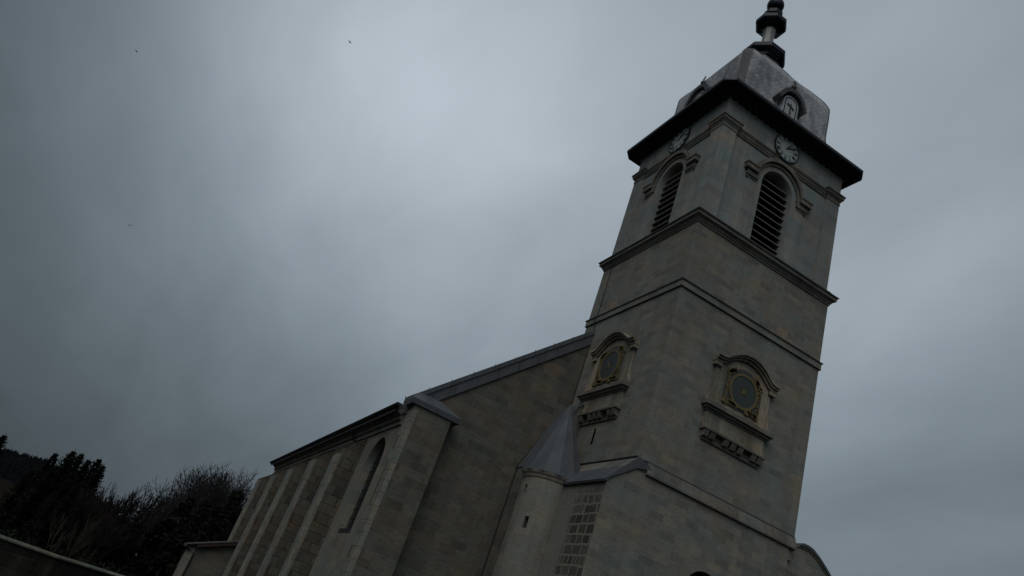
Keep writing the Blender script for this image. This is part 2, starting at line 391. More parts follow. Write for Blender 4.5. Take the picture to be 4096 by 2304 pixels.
def polar(az, d, z=0.0):
    a = rad(az); return Vector((CAM.x + d * math.sin(a), CAM.y + d * math.cos(a), z))
def hill_top(az):
    # elevation of the ridge by bearing, in metres at 620 m
    pts = [(-60, 12), (-30, 18), (-16, 21), (-9, 20), (-6.5, 23.5), (-4, 18), (-1, 7), (2, 2), (8, 1), (20, 0), (40, -4)]
    for (a, h), (b, k) in zip(pts, pts[1:]):
        if a <= az <= b: return h + (k - h) * (az - a) / (b - a)
    return 0
h = MB(); rows = [(330, 0), (400, 0.14), (460, 0.32), (520, 0.56), (580, 0.85), (620, 1.0), (700, 0.95), (900, 0.2), (1100, -0.1)]
azs = [-60 + i * 1.0 for i in range(101)]
for d, k in rows:
    for a in azs:
        hz = hill_top(a); h.v.append(tuple(polar(a, d, -6 + (hz + 6) * k)))
for j in range(len(rows) - 1):
    for i in range(len(azs) - 1):
        b0 = j * len(azs) + i; h.f.append([b0, b0 + 1, b0 + len(azs) + 1, b0 + len(azs)])
tag(h.build('hill', M['hill'], smooth=True), kind='structure')
fo = MB(); rf = random.Random(3)
for i in range(5200):
    az = rf.uniform(-16, 9); d = rf.uniform(470, 640)
    k = 0.36 + 0.64 * (d - 470) / 150 if d < 620 else 1.0
    z = -6 + (hill_top(az) + 6) * min(k, 1.0) - 0.8
    c = polar(az, d, z); hh = rf.uniform(2.2, 4.4); r = hh * rf.uniform(0.2, 0.32); n = 5; a0 = rf.random() * 6
    ring = [(c.x + r * math.cos(a0 + 6.283 * q / n), c.y + r * math.sin(a0 + 6.283 * q / n), c.z + hh * 0.15) for q in range(n)]
    mid = [(c.x + r * .6 * math.cos(a0 + .5 + 6.283 * q / n), c.y + r * .6 * math.sin(a0 + .5 + 6.283 * q / n), c.z + hh * 0.55) for q in range(n)]
    fo.loft([ring, mid, [(c.x, c.y, c.z + hh)] * n], True, False)
tag(fo.build('forest', M['forest'], recalc=False), 'dark conifer forest covering the distant hilltop', 'forest', kind='stuff')

# ------------------------------------------------------------------ the church
W, D = 8.0, 7.33
CX, CY = 4.0, 3.665
church = empty('church', (CX, CY, 0), 'weathered stone church with a domed square bell tower and gabled nave', 'church')
def front(u, d, z): return (CX + u, d, z)
def left(u, d, z): return (d, CY - u, z)
FACES = [(front, 4.0, 'x'), (left, CY, 'y')]
def arc(cu, cz, r, a0, a1, n=16):
    return [(cu + r * math.cos(rad(a0 + (a1 - a0) * i / n)), cz + r * math.sin(rad(a0 + (a1 - a0) * i / n))) for i in range(n + 1)]
def arch_panel(mb, F, u0, u1, z0, z1, hw, zs, zb, d, depth, n=16):
    """wall panel with a round-headed opening, with its reveal"""
    A = arc(0, zs, hw, 180, 0, n)
    P = lambda u, z: F(u, d, z); Q = lambda u, z: F(u, d + depth, z)
    mb.face([P(u0, z0), P(-hw, z0), P(-hw, z1), P(u0, z1)]); mb.face([P(hw, z0), P(u1, z0), P(u1, z1), P(hw, z1)])
    if zb > z0: mb.face([P(-hw, z0), P(hw, z0), P(hw, zb), P(-hw, zb)])
    for (a, b) in zip(A, A[1:]): mb.face([P(*a), P(*b), P(b[0], z1), P(a[0], z1)])
    B = [(-hw, zb)] + A + [(hw, zb)]
    for (a, b) in zip(B, B[1:]): mb.face([P(*a), P(*b), Q(*b), Q(*a)])
    mb.face([P(-hw, zb), P(hw, zb), Q(hw, zb), Q(-hw, zb)])

# --- tower base and shaft
ZPL, ZSL, ZST, ZCU, ZCT = 9.90, 17.53, 17.84, 20.94, 21.36
tb = MB()
# front wall of the base with its round-headed window, other sides plain
BX0, BX1, BY = -1.05, 7.75, -0.06
arch_panel(tb, lambda u, d, z: (4.0 + u, d, z), BX0 - 4.0, BX1 - 4.0, -0.5, 8.75, 0.89, 6.25, 3.4, BY, 0.5)
tb.face([(BX0, BY, 8.75), (0, BY, 8.75), (0, BY, 9.85)])
tb.face([(0, BY, 8.75), (BX1, BY, 8.75), (BX1, BY, 9.47), (0, BY, 9.47)])
tb.face([(BX1, BY, -0.5), (BX1, 0.2, -0.5), (BX1, 0.2, 9.47), (BX1, BY, 9.47)])
tb.build('tower_base', M['ashlar'], church)
bl = MB(); bl.face([(BX0, BY, -0.5), (BX0, 5.2, -0.5), (BX0, 5.2, 8.75), (BX0, BY, 8.75)])
bl.face([(BX0, 5.2, 8.75), (BX0, 5.2, -0.5), (0.0, 5.2, -0.5), (0.0, 5.2, 9.85)])
bl.build('base_side_wall', M['exposed'], church, label='patchy wall of dark bare blocks where the render has fallen away')
MB().box(3.05, 4.95, 0.42, 0.46, 3.3, 7.2).build('base_window', M['glass'], church)
ts = MB(); ts.box(0, W, 0, D, 9.0, ZCU + 0.02); ts.build('tower_shaft', M['ashlar'], church)
MB().box(0.02, W - 0.02, 0.5, D, -0.5, 9.0).build('tower_core', M['ashlar'], church)
# sloped zinc weathering over the base
wz = MB()
wz.loft([[(-1.20, -0.13, 8.62), (0.02, -0.13, 9.95), (0.02, -0.13, 9.86), (-1.16, -0.13, 8.54)],
         [(-1.20, 4.3, 8.62), (0.02, 4.3, 9.95), (0.02, 4.3, 9.86), (-1.16, 4.3, 8.54)]])
wz.loft([[(-1.19, -0.135, 8.60), (0.0, -0.135, 9.93), (0.50, -0.135, 9.79), (0.62, -0.135, 9.66), (0.0, -0.135, 9.50), (-1.14, -0.135, 8.64)][::1],
         [(-1.19, -0.105, 8.60), (0.0, -0.105, 9.93), (0.50, -0.105, 9.79), (0.62, -0.105, 9.66), (0.0, -0.105, 9.50), (-1.14, -0.105, 8.64)]])
MB().loft([[(-0.52, y, 9.372), (0.03, y, 9.975), (0.03, y, 9.90), (-0.50, y, 9.33)] for y in (-0.05, 4.3)]).build('weathering_stone', M['trim'], church)
MB().box(-0.06, -0.005, -0.03, 4.2, 9.945, 9.985).build('weathering_flashing', M['zincdark'], church)
wz.build('weathering', M['zinc'], church, label='grey zinc sheet sloping over the base wall')
fb = MB(); fb.loft([[(0.45, 0.01, 9.91), (0.45, -0.06, 9.90), (0.45, -0.17, 9.52), (0.45, -0.17, 9.44), (0.45, -0.05, 9.40), (0.45, 0.01, 9.40)],
                    [(8.0, 0.01, 9.91), (8.0, -0.06, 9.90), (8.0, -0.17, 9.52), (8.0, -0.17, 9.44), (8.0, -0.05, 9.40), (8.0, 0.01, 9.40)]])
fb.build('base_string_course', M['trim'], church)
def ring(name, prof, mat, x0=0, x1=W, y0=0, y1=D):
    return MB().ringprofile(x0, x1, y0, y1, prof).build(name, mat, church)
ring('string_course', [(-0.02, ZSL - 0.02), (0.063, ZSL), (0.063, ZST - 0.05), (0.093, ZST - 0.045), (0.093, ZST), (-0.02, ZST + 0.03)], M['ashlar'])
ring('cornice', [(-0.02, ZCU - 0.06), (0.05, ZCU - 0.05), (0.05, ZCU + 0.01), (0.09, ZCU + 0.05), (0.13, ZCU + 0.13), (0.20, ZCU + 0.19), (0.25, ZCU + 0.22), (0.25, ZCU + 0.36), (0.291, ZCU + 0.37), (0.291, ZCT), (-0.12, ZCT + 0.06)], M['trim'])
ring('belfry_plinth', [(0.06, ZCT + 0.04), (0.06, ZCT + 0.22), (0.02, ZCT + 0.30), (-0.12, ZCT + 0.33)], M['trim'])

for nm_, e0, e1, z0, z1 in (('string_flashing', -0.01, 0.118, ZST - 0.018, ZST + 0.008), ('cornice_flashing', -0.02, 0.315, ZCT - 0.016, ZCT + 0.012), ('string_shadow_line', -0.01, 0.074, ZSL - 0.03, ZSL - 0.004)):  # the ring below the string course is its shadow gap, put in as dark colour
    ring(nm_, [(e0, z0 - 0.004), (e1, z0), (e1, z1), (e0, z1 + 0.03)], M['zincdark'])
MB().box(0.3, W, -0.035, 0.01, 9.905, 9.955).build('base_flashing', M['zincdark'], church)
# --- belfry stage (set back 0.10, panels 0.25)
ZB0, ZB1 = ZCT + 0.02, 28.62
S = 0.10
for F, hw, ax in FACES:
    b = MB(); arch_panel(b, F, -hw + S, hw - S, ZB0, ZB1, 0.93, 25.37, ZB0 + 0.05, 0.25, 0.55, 20)
    b.build('belfry_wall', M['belfry'], church)
    # recess
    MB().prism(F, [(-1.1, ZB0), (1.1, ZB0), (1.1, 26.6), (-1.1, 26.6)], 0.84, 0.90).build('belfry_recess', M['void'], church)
    lv = MB()
    nsl = 12
    for i in range(nsl):
        z = ZB0 + 0.12 + i * 0.385
        half = 0.925
        if z + 0.1 > 25.37: half = math.sqrt(max(0.02, 0.925 ** 2 - (z + 0.1 - 25.37) ** 2))
        pts = [(0.42, z - 0.02), (0.70, z + 0.18), (0.70, z + 0.22), (0.42, z + 0.02)]
        lv.loft([[F(-half, d, zz) for d, zz in pts], [F(half, d, zz) for d, zz in pts]])
    lv.build('louvre', M['slat'], church, label='sloping wooden louvre slats in the belfry opening')
    # flat surround of the opening and moulded hood with ears
    sr = MB()
    A = [(-0.97, ZB0 + 0.02)] + arc(0, 25.37, 0.97, 180, 0, 20) + [(0.97, ZB0 + 0.02)]
    B = [(-1.24, ZB0 + 0.02)] + arc(0, 25.37, 1.24, 180, 0, 20) + [(1.24, ZB0 + 0.02)]
    sr.strip(F, A, B, 0.19, 0.26)
    sr.build('belfry_surround', M['belfry'], church)
    for sg in (-1, 1):
        a, c = sorted((sg * 1.24, sg * 1.80))
        MB().prism(F, [(a, ZB0 + 0.02), (c, ZB0 + 0.02), (c, 25.2), (a, 25.2)], 0.205, 0.26).build('belfry_jamb_strip', M['belfry'], church)
    hm = MB()
    for r0, r1, dd in ((1.24, 1.40, 0.12), (1.40, 1.60, 0.0)):
        a0 = 3.0
        A = arc(0, 25.37, r0, 180 - a0, a0, 24); B = arc(0, 25.37, r1, 180 - a0, a0, 24)
        hm.strip(F, A, B, dd, 0.26)
    for sg in (-1, 1):
        for (u0, u1, z0, z1, dd) in ((1.26, 1.96, 25.12, 25.40, 0.11), (1.40, 2.10, 25.40, 25.66, -0.01), (1.42, 2.14, 25.66, 25.72, -0.05)):
            a, c = sorted((sg * u0, sg * u1)); hm.prism(F, [(a, z0), (c, z0), (c, z1), (a, z1)], dd, 0.26)
        for k in range(4):
            u = sg * (1.40 + 0.16 * k); a, c = u - 0.05, u + 0.05
            hm.prism(F, [(a, 25.0), (c, 25.0), (c, 25.125), (a, 25.125)], 0.16, 0.26)
    hm.build('hood_mould', M['trim'], church)
    # architrave band between the pilasters
    bd = MB()
    pr = [(0.255, 26.86), (0.20, 26.88), (0.16, 26.98), (0.13, 27.02), (0.13, 27.14), (0.09, 27.16), (0.09, 27.22), (0.255, 27.26)]
    bd.loft([[F(-hw + 0.95, d, z) for d, z in pr], [F(hw - 0.95, d, z) for d, z in pr]])
    bd.build('architrave', M['trim'], church)
# corner pilasters (solid corner posts) with capitals
for (x0, x1, sx) in ((S, 0.95, 1), (W - 0.95, W - S, -1)):
    for (y0, y1, sy) in ((S, 0.95, 1), (D - 0.95, D - S, -1)):
        MB().box(x0, x1, y0, y1, ZB0, 27.41).build('corner_pilaster', M['belfry'], church)
        MB().ringprofile(x0, x1, y0, y1, [(-0.02, 26.78), (0.03, 26.80), (0.03, 26.86), (0.015, 26.87), (0.02, 26.98), (0.06, 27.06), (0.12, 27.14), (0.14, 27.17), (0.14, 27.29), (0.187, 27.31), (0.187, 27.39), (-0.02, 27.43)]).build('pilaster_capital', M['trim'], church)
ring('frieze', [(-0.26, 27.28), (-0.12, 27.30), (-0.12, 28.36), (-0.085, 28.38), (-0.085, 28.50), (-0.05, 28.53), (-0.05, 28.62), (-0.3, 28.64)], M['belfry'])
MB().box(0.35, W - 0.2, 6.9, D - 0.24, ZB0, ZB1).build('belfry_back_wall', M['belfry'], church)
MB().box(7.3, W - 0.25, 0.3, 6.9, ZB0, ZB1).build('belfry_side_wall', M['belfry'], church)

# --- eaves: dark coved soffit with clipped corners
def chrect(e, ch, z, x0=0, x1=W, y0=0, y1=D):
    a, b_, c, d = x0 - e, x1 + e, y0 - e, y1 + e
    return [(a + ch, c, z), (b_ - ch, c, z), (b_, c + ch, z), (b_, d - ch, z), (b_ - ch, d, z), (a + ch, d, z), (a, d - ch, z), (a, c + ch, z)]
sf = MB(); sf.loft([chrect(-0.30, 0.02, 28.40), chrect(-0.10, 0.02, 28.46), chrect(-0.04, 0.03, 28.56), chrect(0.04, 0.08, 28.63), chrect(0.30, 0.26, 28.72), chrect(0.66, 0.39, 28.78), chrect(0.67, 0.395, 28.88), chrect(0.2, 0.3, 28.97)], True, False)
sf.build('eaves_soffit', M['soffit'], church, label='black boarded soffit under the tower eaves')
ee = MB(); ee.loft([chrect(0.64, 0.38, 28.82), chrect(0.725, 0.415, 28.835), chrect(0.74, 0.42, 28.97), chrect(0.66, 0.40, 29.04)])
ee.build('eaves_edge', M['zincdark'], church)
for F, hw, ax in FACES:
    n = int(hw * 2 / 0.42)
    for i in range(n):
        u = -hw + 0.21 + 0.42 * i + 0.1
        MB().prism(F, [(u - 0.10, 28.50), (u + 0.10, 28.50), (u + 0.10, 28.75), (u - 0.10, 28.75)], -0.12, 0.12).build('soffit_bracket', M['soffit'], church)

# --- dome roof
prof = [(4.66, 29.06), (4.30, 29.16), (3.90, 29.42), (3.55, 29.85), (3.30, 30.4), (3.20, 30.9), (3.17, 31.6), (3.17, 32.95), (3.13, 33.25), (3.0, 33.55), (2.83, 33.84), (2.60, 34.14), (2.29, 34.53), (1.95, 34.92), (1.62, 35.32), (1.25, 35.88), (0.93, 36.36), (0.80, 36.62), (0.78, 36.95)]
def smooth_profile(P, n=3):
    out = []
    for i in range(len(P) - 1):
        p0, p1, p2, p3 = P[max(i - 1, 0)], P[i], P[i + 1], P[min(i + 2, len(P) - 1)]
        for k in range(n):
            t_ = k / n
            out.append(tuple(0.5 * (2 * b + (c - a) * t_ + (2 * a - 5 * b + 4 * c - d) * t_ ** 2 + (3 * b - a - 3 * c + d) * t_ ** 3) for a, b, c, d in zip(p0, p1, p2, p3)))
    return out + [P[-1]]
prof = smooth_profile(prof)
K = 3.665 / 4.0
def dring(hx, z, ch):
    hy = hx * K; ch = min(ch + 0.30 * sst(3.3, 4.5, hx), hx * 0.4)
    return [(CX - hx + ch, CY - hy, z), (CX + hx - ch, CY - hy, z), (CX + hx, CY - hy + ch, z), (CX + hx, CY + hy - ch, z), (CX + hx - ch, CY + hy, z), (CX - hx + ch, CY + hy, z), (CX - hx, CY + hy - ch, z), (CX - hx, CY - hy + ch, z)]
dm = MB(); dm.loft([dring(hx, z, 0.27) for hx, z in prof]); dm.build('dome_roof', M['tile'], church, label='silvery diamond-tiled dome roof with a square bulging outline')
# hip strips: narrow zinc bands on the clipped corners
for k in range(4):
    hs = MB(); ia, ib = [(1, 2), (3, 4), (5, 6), (7, 0)][k]
    ra, rb = [], []
    rings = []
    for hx, z in prof:
        r = dring(hx, z, 0.27); a = Vector(r[ia]); b_ = Vector(r[ib])
        o_ = ((a + b_) / 2 - Vector((CX, CY, z))); o_.z = 0; o_.normalize()
        t_ = (b_ - a).normalized() * 0.03
        rings.append([a - t_ + o_ * 0.03, b_ + t_ + o_ * 0.03, b_ + t_ - o_ * 0.02, a - t_ - o_ * 0.02])
    hs.loft(rings); hs.build('hip_strip', M['hip'], church)

# --- dormers on the dome
def dormer(F, face_d, dfront):
    dz = 0.0
    body = MB(); body.prism(F, [(-0.52, 29.7), (0.52, 29.7)] + [(u, z) for u, z in arc(0, 31.22, 0.52, 0, 180, 14)], dfront, face_d + 0.5)
    o = body.build('dormer', M['enamel2'], church, label='small arched dormer with a white front on the dome')
    def sub(mb, name, mat, **k): return mb.build(name, mat, o, **k)
    h1 = MB()
    A = [(-0.80, 31.05), (-0.72, 31.28)] + arc(0, 31.25, 0.64, 165, 15, 14) + [(0.72, 31.28), (0.80, 31.05)]
    B = [(-0.98, 31.20), (-0.84, 31.52)] + arc(0, 31.30, 0.84, 152, 28, 14) + [(0.84, 31.52), (0.98, 31.20)]
    h1.strip(F, A, B, dfront - 0.16, face_d + 0.7); sub(h1, 'dormer_hood', M['hip'])
    ar = MB(); A = [(-0.36, 29.8)] + arc(0, 31.22, 0.36, 180, 0, 14) + [(0.36, 29.8)]; B = [(-0.42, 29.8)] + arc(0, 31.22, 0.42, 180, 0, 14) + [(0.42, 29.8)]
    ar.strip(F, A, B, dfront - 0.015, dfront + 0.02); sub(ar, 'panel_moulding', M['black'])
    cr = MB()
    for q in ([(-0.035, 30.62), (0.035, 30.62), (0.035, 31.22), (-0.035, 31.22)],): cr.prism(F, q, dfront - 0.03, dfront + 0.02)
    cr.prism(F, [(-0.17, 31.04), (-0.035, 30.98), (-0.035, 31.06), (-0.17, 31.13)], dfront - 0.03, dfront + 0.02)
    cr.prism(F, [(0.035, 30.98), (0.14, 30.96), (0.14, 31.04), (0.035, 31.06)], dfront - 0.03, dfront + 0.02)
    for (u, z) in ((-0.19, 31.09), (0.17, 30.95), (0.02, 30.58)): cr.prism(F, [(u + 0.065 * math.cos(rad(k * 45)), z + 0.065 * math.sin(rad(k * 45))) for k in range(8)], dfront - 0.035, dfront + 0.02)
    sub(cr, 'wrought_cross', M['black'])
    c = F(0, dfront + 0.05, 0)
    sub(MB().lathe(c[0], c[1], [(0.05, 32.05), (0.08, 32.20), (0.05, 32.26), (0.13, 32.36), (0.15, 32.46), (0.12, 32.56), (0.04, 32.62), (0.03, 32.72)], 12), 'dormer_ball', M['finial'], smooth=True)
    tip = MB(); p0 = Vector(F(0, dfront + 0.05, 32.68))
    tip.tube([p0, p0 + Vector((0.02, 0.0, 0.20)), p0 + Vector(F(0.05, dfront + 0.02, 32.98)) - p0], [0.03, 0.03, 0.02], 6)
    q = [Vector(F(-0.12, dfront + 0.05, 32.84)), Vector(F(0.16, dfront + 0.05, 32.80))]
    tip.tube(q, 0.022, 6); sub(tip, 'dormer_tip', M['finial'])
for F, fd, df in ((front, 0.76, 0.42), (left, 0.83, 0.48)): dormer(F, fd, df)

# --- finial
a8 = rad(22.5)
fin = MB(); fin.lathe(CX, CY, [(0.95, 36.7), (0.98, 36.9), (1.25, 36.96), (1.30, 37.02), (1.32, 37.28), (1.20, 37.36), (0.6, 37.5), (0.42, 37.6)], 8, a8)
finial = fin.build('finial', M['finial'], church, label='tall finial of octagonal dark plates, pale stem and black ball')
MB().lathe(CX, CY, [(0.52, 37.4), (0.44, 37.7), (0.36, 38.3), (0.34, 39.0), (0.38, 39.5), (0.42, 39.65)], 8, a8).build('finial_stem', M['stem'], finial)
MB().lathe(CX, CY, [(0.40, 39.58), (0.52, 39.68), (0.86, 39.86), (0.95, 39.98), (0.96, 40.22), (0.85, 40.34), (0.50, 40.62), (0.44, 40.83)], 8, a8).build('finial_cup', M['finial'], finial)
MB().lathe(CX, CY, [(0.42, 40.73), (0.56, 40.84), (0.58, 41.10), (0.40, 41.22), (0.30, 41.36), (0.26, 41.50)], 8, a8).build('finial_collar', M['finial'], finial)
MB().lathe(CX, CY, [(0.52 * math.sin(rad(k * 11.25)) + 0.001, 41.93 - 0.52 * math.cos(rad(k * 11.25))) for k in range(17)], 28).build('finial_ball', M['finial'], finial, smooth=True)

# --- clocks
STROKES = {'I': [((0, 0), (0, 1))], 'V': [((-.34, 1), (0, 0)), ((.34, 1), (0, 0))], 'X': [((-.34, 1), (.34, 0)), ((.34, 1), (-.34, 0))]}
ADV = {'I': 0.42, 'V': 0.85, 'X': 0.85}
NUM = ['XII', 'I', 'II', 'III', 'IIII', 'V', 'VI', 'VII', 'VIII', 'IX', 'X', 'XI']
def bar(mb, F, p, q, w, d0, d1):
    p = Vector(p); q = Vector(q); t_ = (q - p).normalized(); n = Vector((-t_.y, t_.x)) * w / 2
    mb.prism(F, [tuple(p - n), tuple(q - n), tuple(q + n), tuple(p + n)], d0, d1)
def clock(F, zc):
    cf = MB(); cf.prism(F, [(0.755 * math.cos(rad(k * 9)), zc + 0.755 * math.sin(rad(k * 9))) for k in range(40)], 0.06, 0.24)
    o = cf.build('clock', M['enamel'], church, label='round white clock with black Roman numerals under the eaves')
    rg = MB(); rg.strip(F, arc(0, zc, 0.75, 0, 360, 40), arc(0, zc, 0.80, 0, 360, 40), 0.035, 0.25); rg.build('clock_rim', M['black'], o)
    nm = MB()
    for k, s_ in enumerate(NUM):
        th = rad(90 - 30 * k); rd = Vector((math.cos(th), math.sin(th))); tn = Vector((math.sin(th), -math.cos(th)))
        tot = sum(ADV[c] for c in s_); x = -tot / 2; hgt = 0.21; wsc = 0.11
        for c in s_:
            cxm = x + ADV[c] / 2
            for a, b_ in STROKES[c]:
                pa = rd * (0.48 + a[1] * hgt) + tn * ((cxm + a[0]) * wsc); pb = rd * (0.48 + b_[1] * hgt) + tn * ((cxm + b_[0]) * wsc)
                bar(nm, F, (pa.x, zc + pa.y), (pb.x, zc + pb.y), 0.026, 0.050, 0.062)
            x += ADV[c]
    nm.strip(F, arc(0, zc, 0.685, 0, 360, 40), arc(0, zc, 0.70, 0, 360, 40), 0.050, 0.062)
    nm.strip(F, arc(0, zc, 0.425, 0, 360, 40), arc(0, zc, 0.437, 0, 360, 40), 0.050, 0.062)
    nm.build('clock_numerals', M['black'], o)
    for nme, ang, ln, w in (('hour_hand', 36, 0.40, 0.075), ('minute_hand', 64, 0.60, 0.05)):
        hd = MB(); t_ = Vector((math.sin(rad(ang)), math.cos(rad(ang))))
        p = -t_ * 0.10; q = t_ * ln; n = Vector((-t_.y, t_.x)) * w / 2; mid = t_ * ln * 0.7
        hd.prism(F, [(p.x - n.x * .6, zc + p.y - n.y * .6), (mid.x - n.x, zc + mid.y - n.y), (q.x, zc + q.y), (mid.x + n.x, zc + mid.y + n.y), (p.x + n.x * .6, zc + p.y + n.y * .6)], 0.022 if ang > 50 else 0.03, 0.040 if ang > 50 else 0.045)
        hd.build(nme, M['black'], o)
for F, hw, ax in FACES: clock(F, 27.93)

# --- ornate dials on the shaft
def dial(F):
    zc = 14.47
    fr = MB()
    fr.prism(F, [(-1.30, 13.30), (1.30, 13.30), (1.30, 15.30), (1.05, 15.32), (0.75, 15.55), (0.4, 15.72), (0, 15.78), (-0.4, 15.72), (-0.75, 15.55), (-1.05, 15.32), (-1.30, 15.30)], -0.14, 0.01)
    o = fr.build('dial', M['dialstone'], church, label='carved stone niche framing a dark round dial with gilded spandrels')
    def sub(mb, name, mat, **k): return mb.build(name, mat, o, **k)
    pl = MB(); pl.prism(F, [(-0.97, 13.60), (0.97, 13.60), (0.97, 15.03), (0.78, 15.06), (0.68, 15.16), (0.5, 15.30), (0.25, 15.40), (0, 15.43), (-0.25, 15.40), (-0.5, 15.30), (-0.68, 15.16), (-0.78, 15.06), (-0.97, 15.03)], -0.165, -0.10)
    sub(pl, 'dial_panel', M['slatepanel'])
    ds = MB(); ds.prism(F, [(0.67 * math.cos(rad(k * 9)), zc + 0.67 * math.sin(rad(k * 9))) for k in range(40)], -0.19, -0.15); sub(ds, 'dial_disc', M['slate'])
    gr = MB(); gr.strip(F, arc(0, zc, 0.665, 0, 360, 40), arc(0, zc, 0.775, 0, 360, 40), -0.215, -0.15); sub(gr, 'gilt_ring', M['gold'])
    st = MB(); pts = []
    for k in range(16):
        r = (0.23 if k % 4 == 0 else 0.15 if k % 2 == 0 else 0.07); pts.append((r * math.cos(rad(k * 22.5 + 45)), zc + r * math.sin(rad(k * 22.5 + 45))))
    st.prism(F, pts, -0.21, -0.18); sub(st, 'gilt_star', M['gold'])
    rr = random.Random(5); gs = MB()
    for sx in (-1, 1):
        for sz, zz in ((-1, 13.72), (1, 14.96)):
            # leafy scroll filling each corner
            for t_ in [i / 8 for i in range(9)]:
                u = sx * (0.86 - 0.62 * t_ * (0.55 if sz > 0 else 1.0)); z = zz + (0.30 if sz > 0 else 0.02) * t_
                for kk in range(2):
                    a = rr.uniform(0, 6.28); r = rr.uniform(0.045, 0.095)
                    uu = u + rr.uniform(-.04, .04); z2 = z + rr.uniform(-.05, .05)
                    gs.prism(F, [(uu + r * (1 + 0.5 * (q % 2)) * math.cos(a + q * 0.785), z2 + r * (1 + 0.5 * (q % 2)) * math.sin(a + q * 0.785)) for q in range(8)], -0.20 - 0.01 * kk, -0.16)
            for t_ in [i / 6 for i in range(7)]:
                u = sx * 0.86; z = zz - sz * 0.55 * t_
                a = rr.uniform(0, 6.28); r = rr.uniform(0.04, 0.08)
                gs.prism(F, [(u + rr.uniform(-.03, .03) + r * math.cos(a + q * 0.785), z + r * (1 + 0.5 * (q % 2)) * math.sin(a + q * 0.785)) for q in range(8)], -0.198, -0.16)
    sub(gs, 'gilt_foliage', M['gold'])
    hd = MB()
    def ogee(off):
        base = [(-1.68, 15.30), (-1.42, 15.30), (-1.22, 15.36), (-1.0, 15.52), (-0.75, 15.72), (-0.4, 15.88), (0, 15.94), (0.4, 15.88), (0.75, 15.72), (1.0, 15.52), (1.22, 15.36), (1.42, 15.30), (1.68, 15.30)]
        return [(u, z + off) for u, z in base]
    hd.strip(F, ogee(-0.14), ogee(-0.03), -0.24, 0.01); hd.strip(F, ogee(-0.03), ogee(0.06), -0.34, 0.01); hd.strip(F, ogee(0.06), ogee(0.13), -0.42, 0.01)
    for sg in (-1, 1):
        a, c = sorted((sg * 1.32, sg * 1.66)); hd.prism(F, [(a, 15.00), (c, 15.00), (c, 15.17), (a, 15.17)], -0.22, 0.01)
    sub(hd, 'dial_hood', M['dialstone'])
    for sg in (-1, 1):
        pil = MB(); a, c = sorted((sg * 1.28, sg * 1.50)); pil.prism(F, [(a, 13.3), (c, 13.3), (c, 15.02), (a, 15.02)], -0.10, 0.01)
        pil.prism(F, [(sg * 1.48, 13.30), (sg * 1.72, 13.30), (sg * 1.74, 13.48), (sg * 1.64, 13.66), (sg * 1.56, 13.8), (sg * 1.52, 14.1), (sg * 1.48, 14.1)], -0.14, 0.01)
        sub(pil, 'dial_side_scroll', M['dialstone'])
    sl = MB()
    for (e, z0, z1, dd) in ((1.62, 12.98, 13.06, -0.18), (1.70, 13.06, 13.16, -0.27), (1.80, 13.16, 13.32, -0.38)):
        sl.prism(F, [(-e, z0), (e, z0), (e, z1), (-e, z1)], dd, 0.01)
    sub(sl, 'dial_sill', M['trim'])
    apn = MB(); apn.prism(F, [(-1.55, 12.26), (1.55, 12.26), (1.55, 12.98), (-1.55, 12.98)], -0.13, 0.01)
    apn.prism(F, [(-1.60, 12.26), (1.60, 12.26), (1.60, 12.52), (-1.60, 12.52)], -0.17, -0.10); sub(apn, 'dial_apron', M['dialstone'])
    db = MB(); db.prism(F, [(-1.62, 12.18), (1.62, 12.18), (1.62, 12.262), (-1.62, 12.262)], -0.30, 0.01)
    for u in (-1.42, -1.08, -0.38, 0.0, 0.38, 1.08, 1.42):
        p = [(-0.26, 12.19), (-0.26, 12.10), (-0.20, 11.92), (0.01, 11.86), (0.01, 12.19)]
        db.loft([[F(u - 0.115, d, z) for d, z in p], [F(u + 0.115, d, z) for d, z in p]])
    db.prism(F, [(-1.5, 11.80), (1.5, 11.80), (1.5, 11.88), (-1.5, 11.88)], -0.08, 0.01)
    sub(db, 'dial_corbel', M['trim'])
for F, hw, ax in FACES: dial(F)
# narrow slit below the left dial, framed recess
sl = MB(); sl.strip(left, [(0.0, 10.83), (0.0, 11.52)], [(0.13, 10.83), (0.13, 11.52)], -0.012, 0.10); sl.build('slit_window', M['void'], church)

# --- stair turret at the left corner
TX, TY, TR = -1.067, 3.927, 1.138
tw = MB(); N = 40
def tp(a, r, z): return (TX + r * math.cos(a), TY + r * math.sin(a), z)
zl = [-0.5, 6.54, 6.99, 7.86, 8.20, 8.70]
for k in range(len(zl) - 1):
    for i in range(N):
        a = 2 * math.pi * (i + 0.5) / N; b_ = 2 * math.pi * (i + 1.5) / N
        hole = (k == 1 and i == 23) or (k == 3 and i == 20)
        q = [tp(a, TR, zl[k]), tp(b_, TR, zl[k]), tp(b_, TR, zl[k + 1]), tp(a, TR, zl[k + 1])]
        if not hole: tw.face(q)
        else:
            p = [tp(a, TR - 0.3, zl[k]), tp(b_, TR - 0.3, zl[k]), tp(b_, TR - 0.3, zl[k + 1]), tp(a, TR - 0.3, zl[k + 1])]
            for j in range(4): tw.face([q[j], q[(j + 1) % 4], p[(j + 1) % 4], p[j]])
turret = tw.build('stair_turret', M['render'], church, cyl=(TX, TY, TR), smooth=False, label='round rendered stair turret with a conical zinc roof')
MB().lathe(TX, TY, [(TR - 0.29, -0.5), (TR - 0.29, 8.6)], 24).build('turret_core', M['void'], turret)
MB().lathe(TX, TY, [(TR - 0.01, 8.52), (TR + 0.04, 8.56), (TR + 0.06, 8.66), (TR + 0.11, 8.72), (TR + 0.13, 8.82), (TR + 0.02, 8.84)], 40).build('turret_cornice', M['trim'], turret, cyl=(TX, TY, TR))
cn = MB(); apex = (TX - 0.13, TY + 0.12, 12.1)
RE = 1.30
nseg = 12
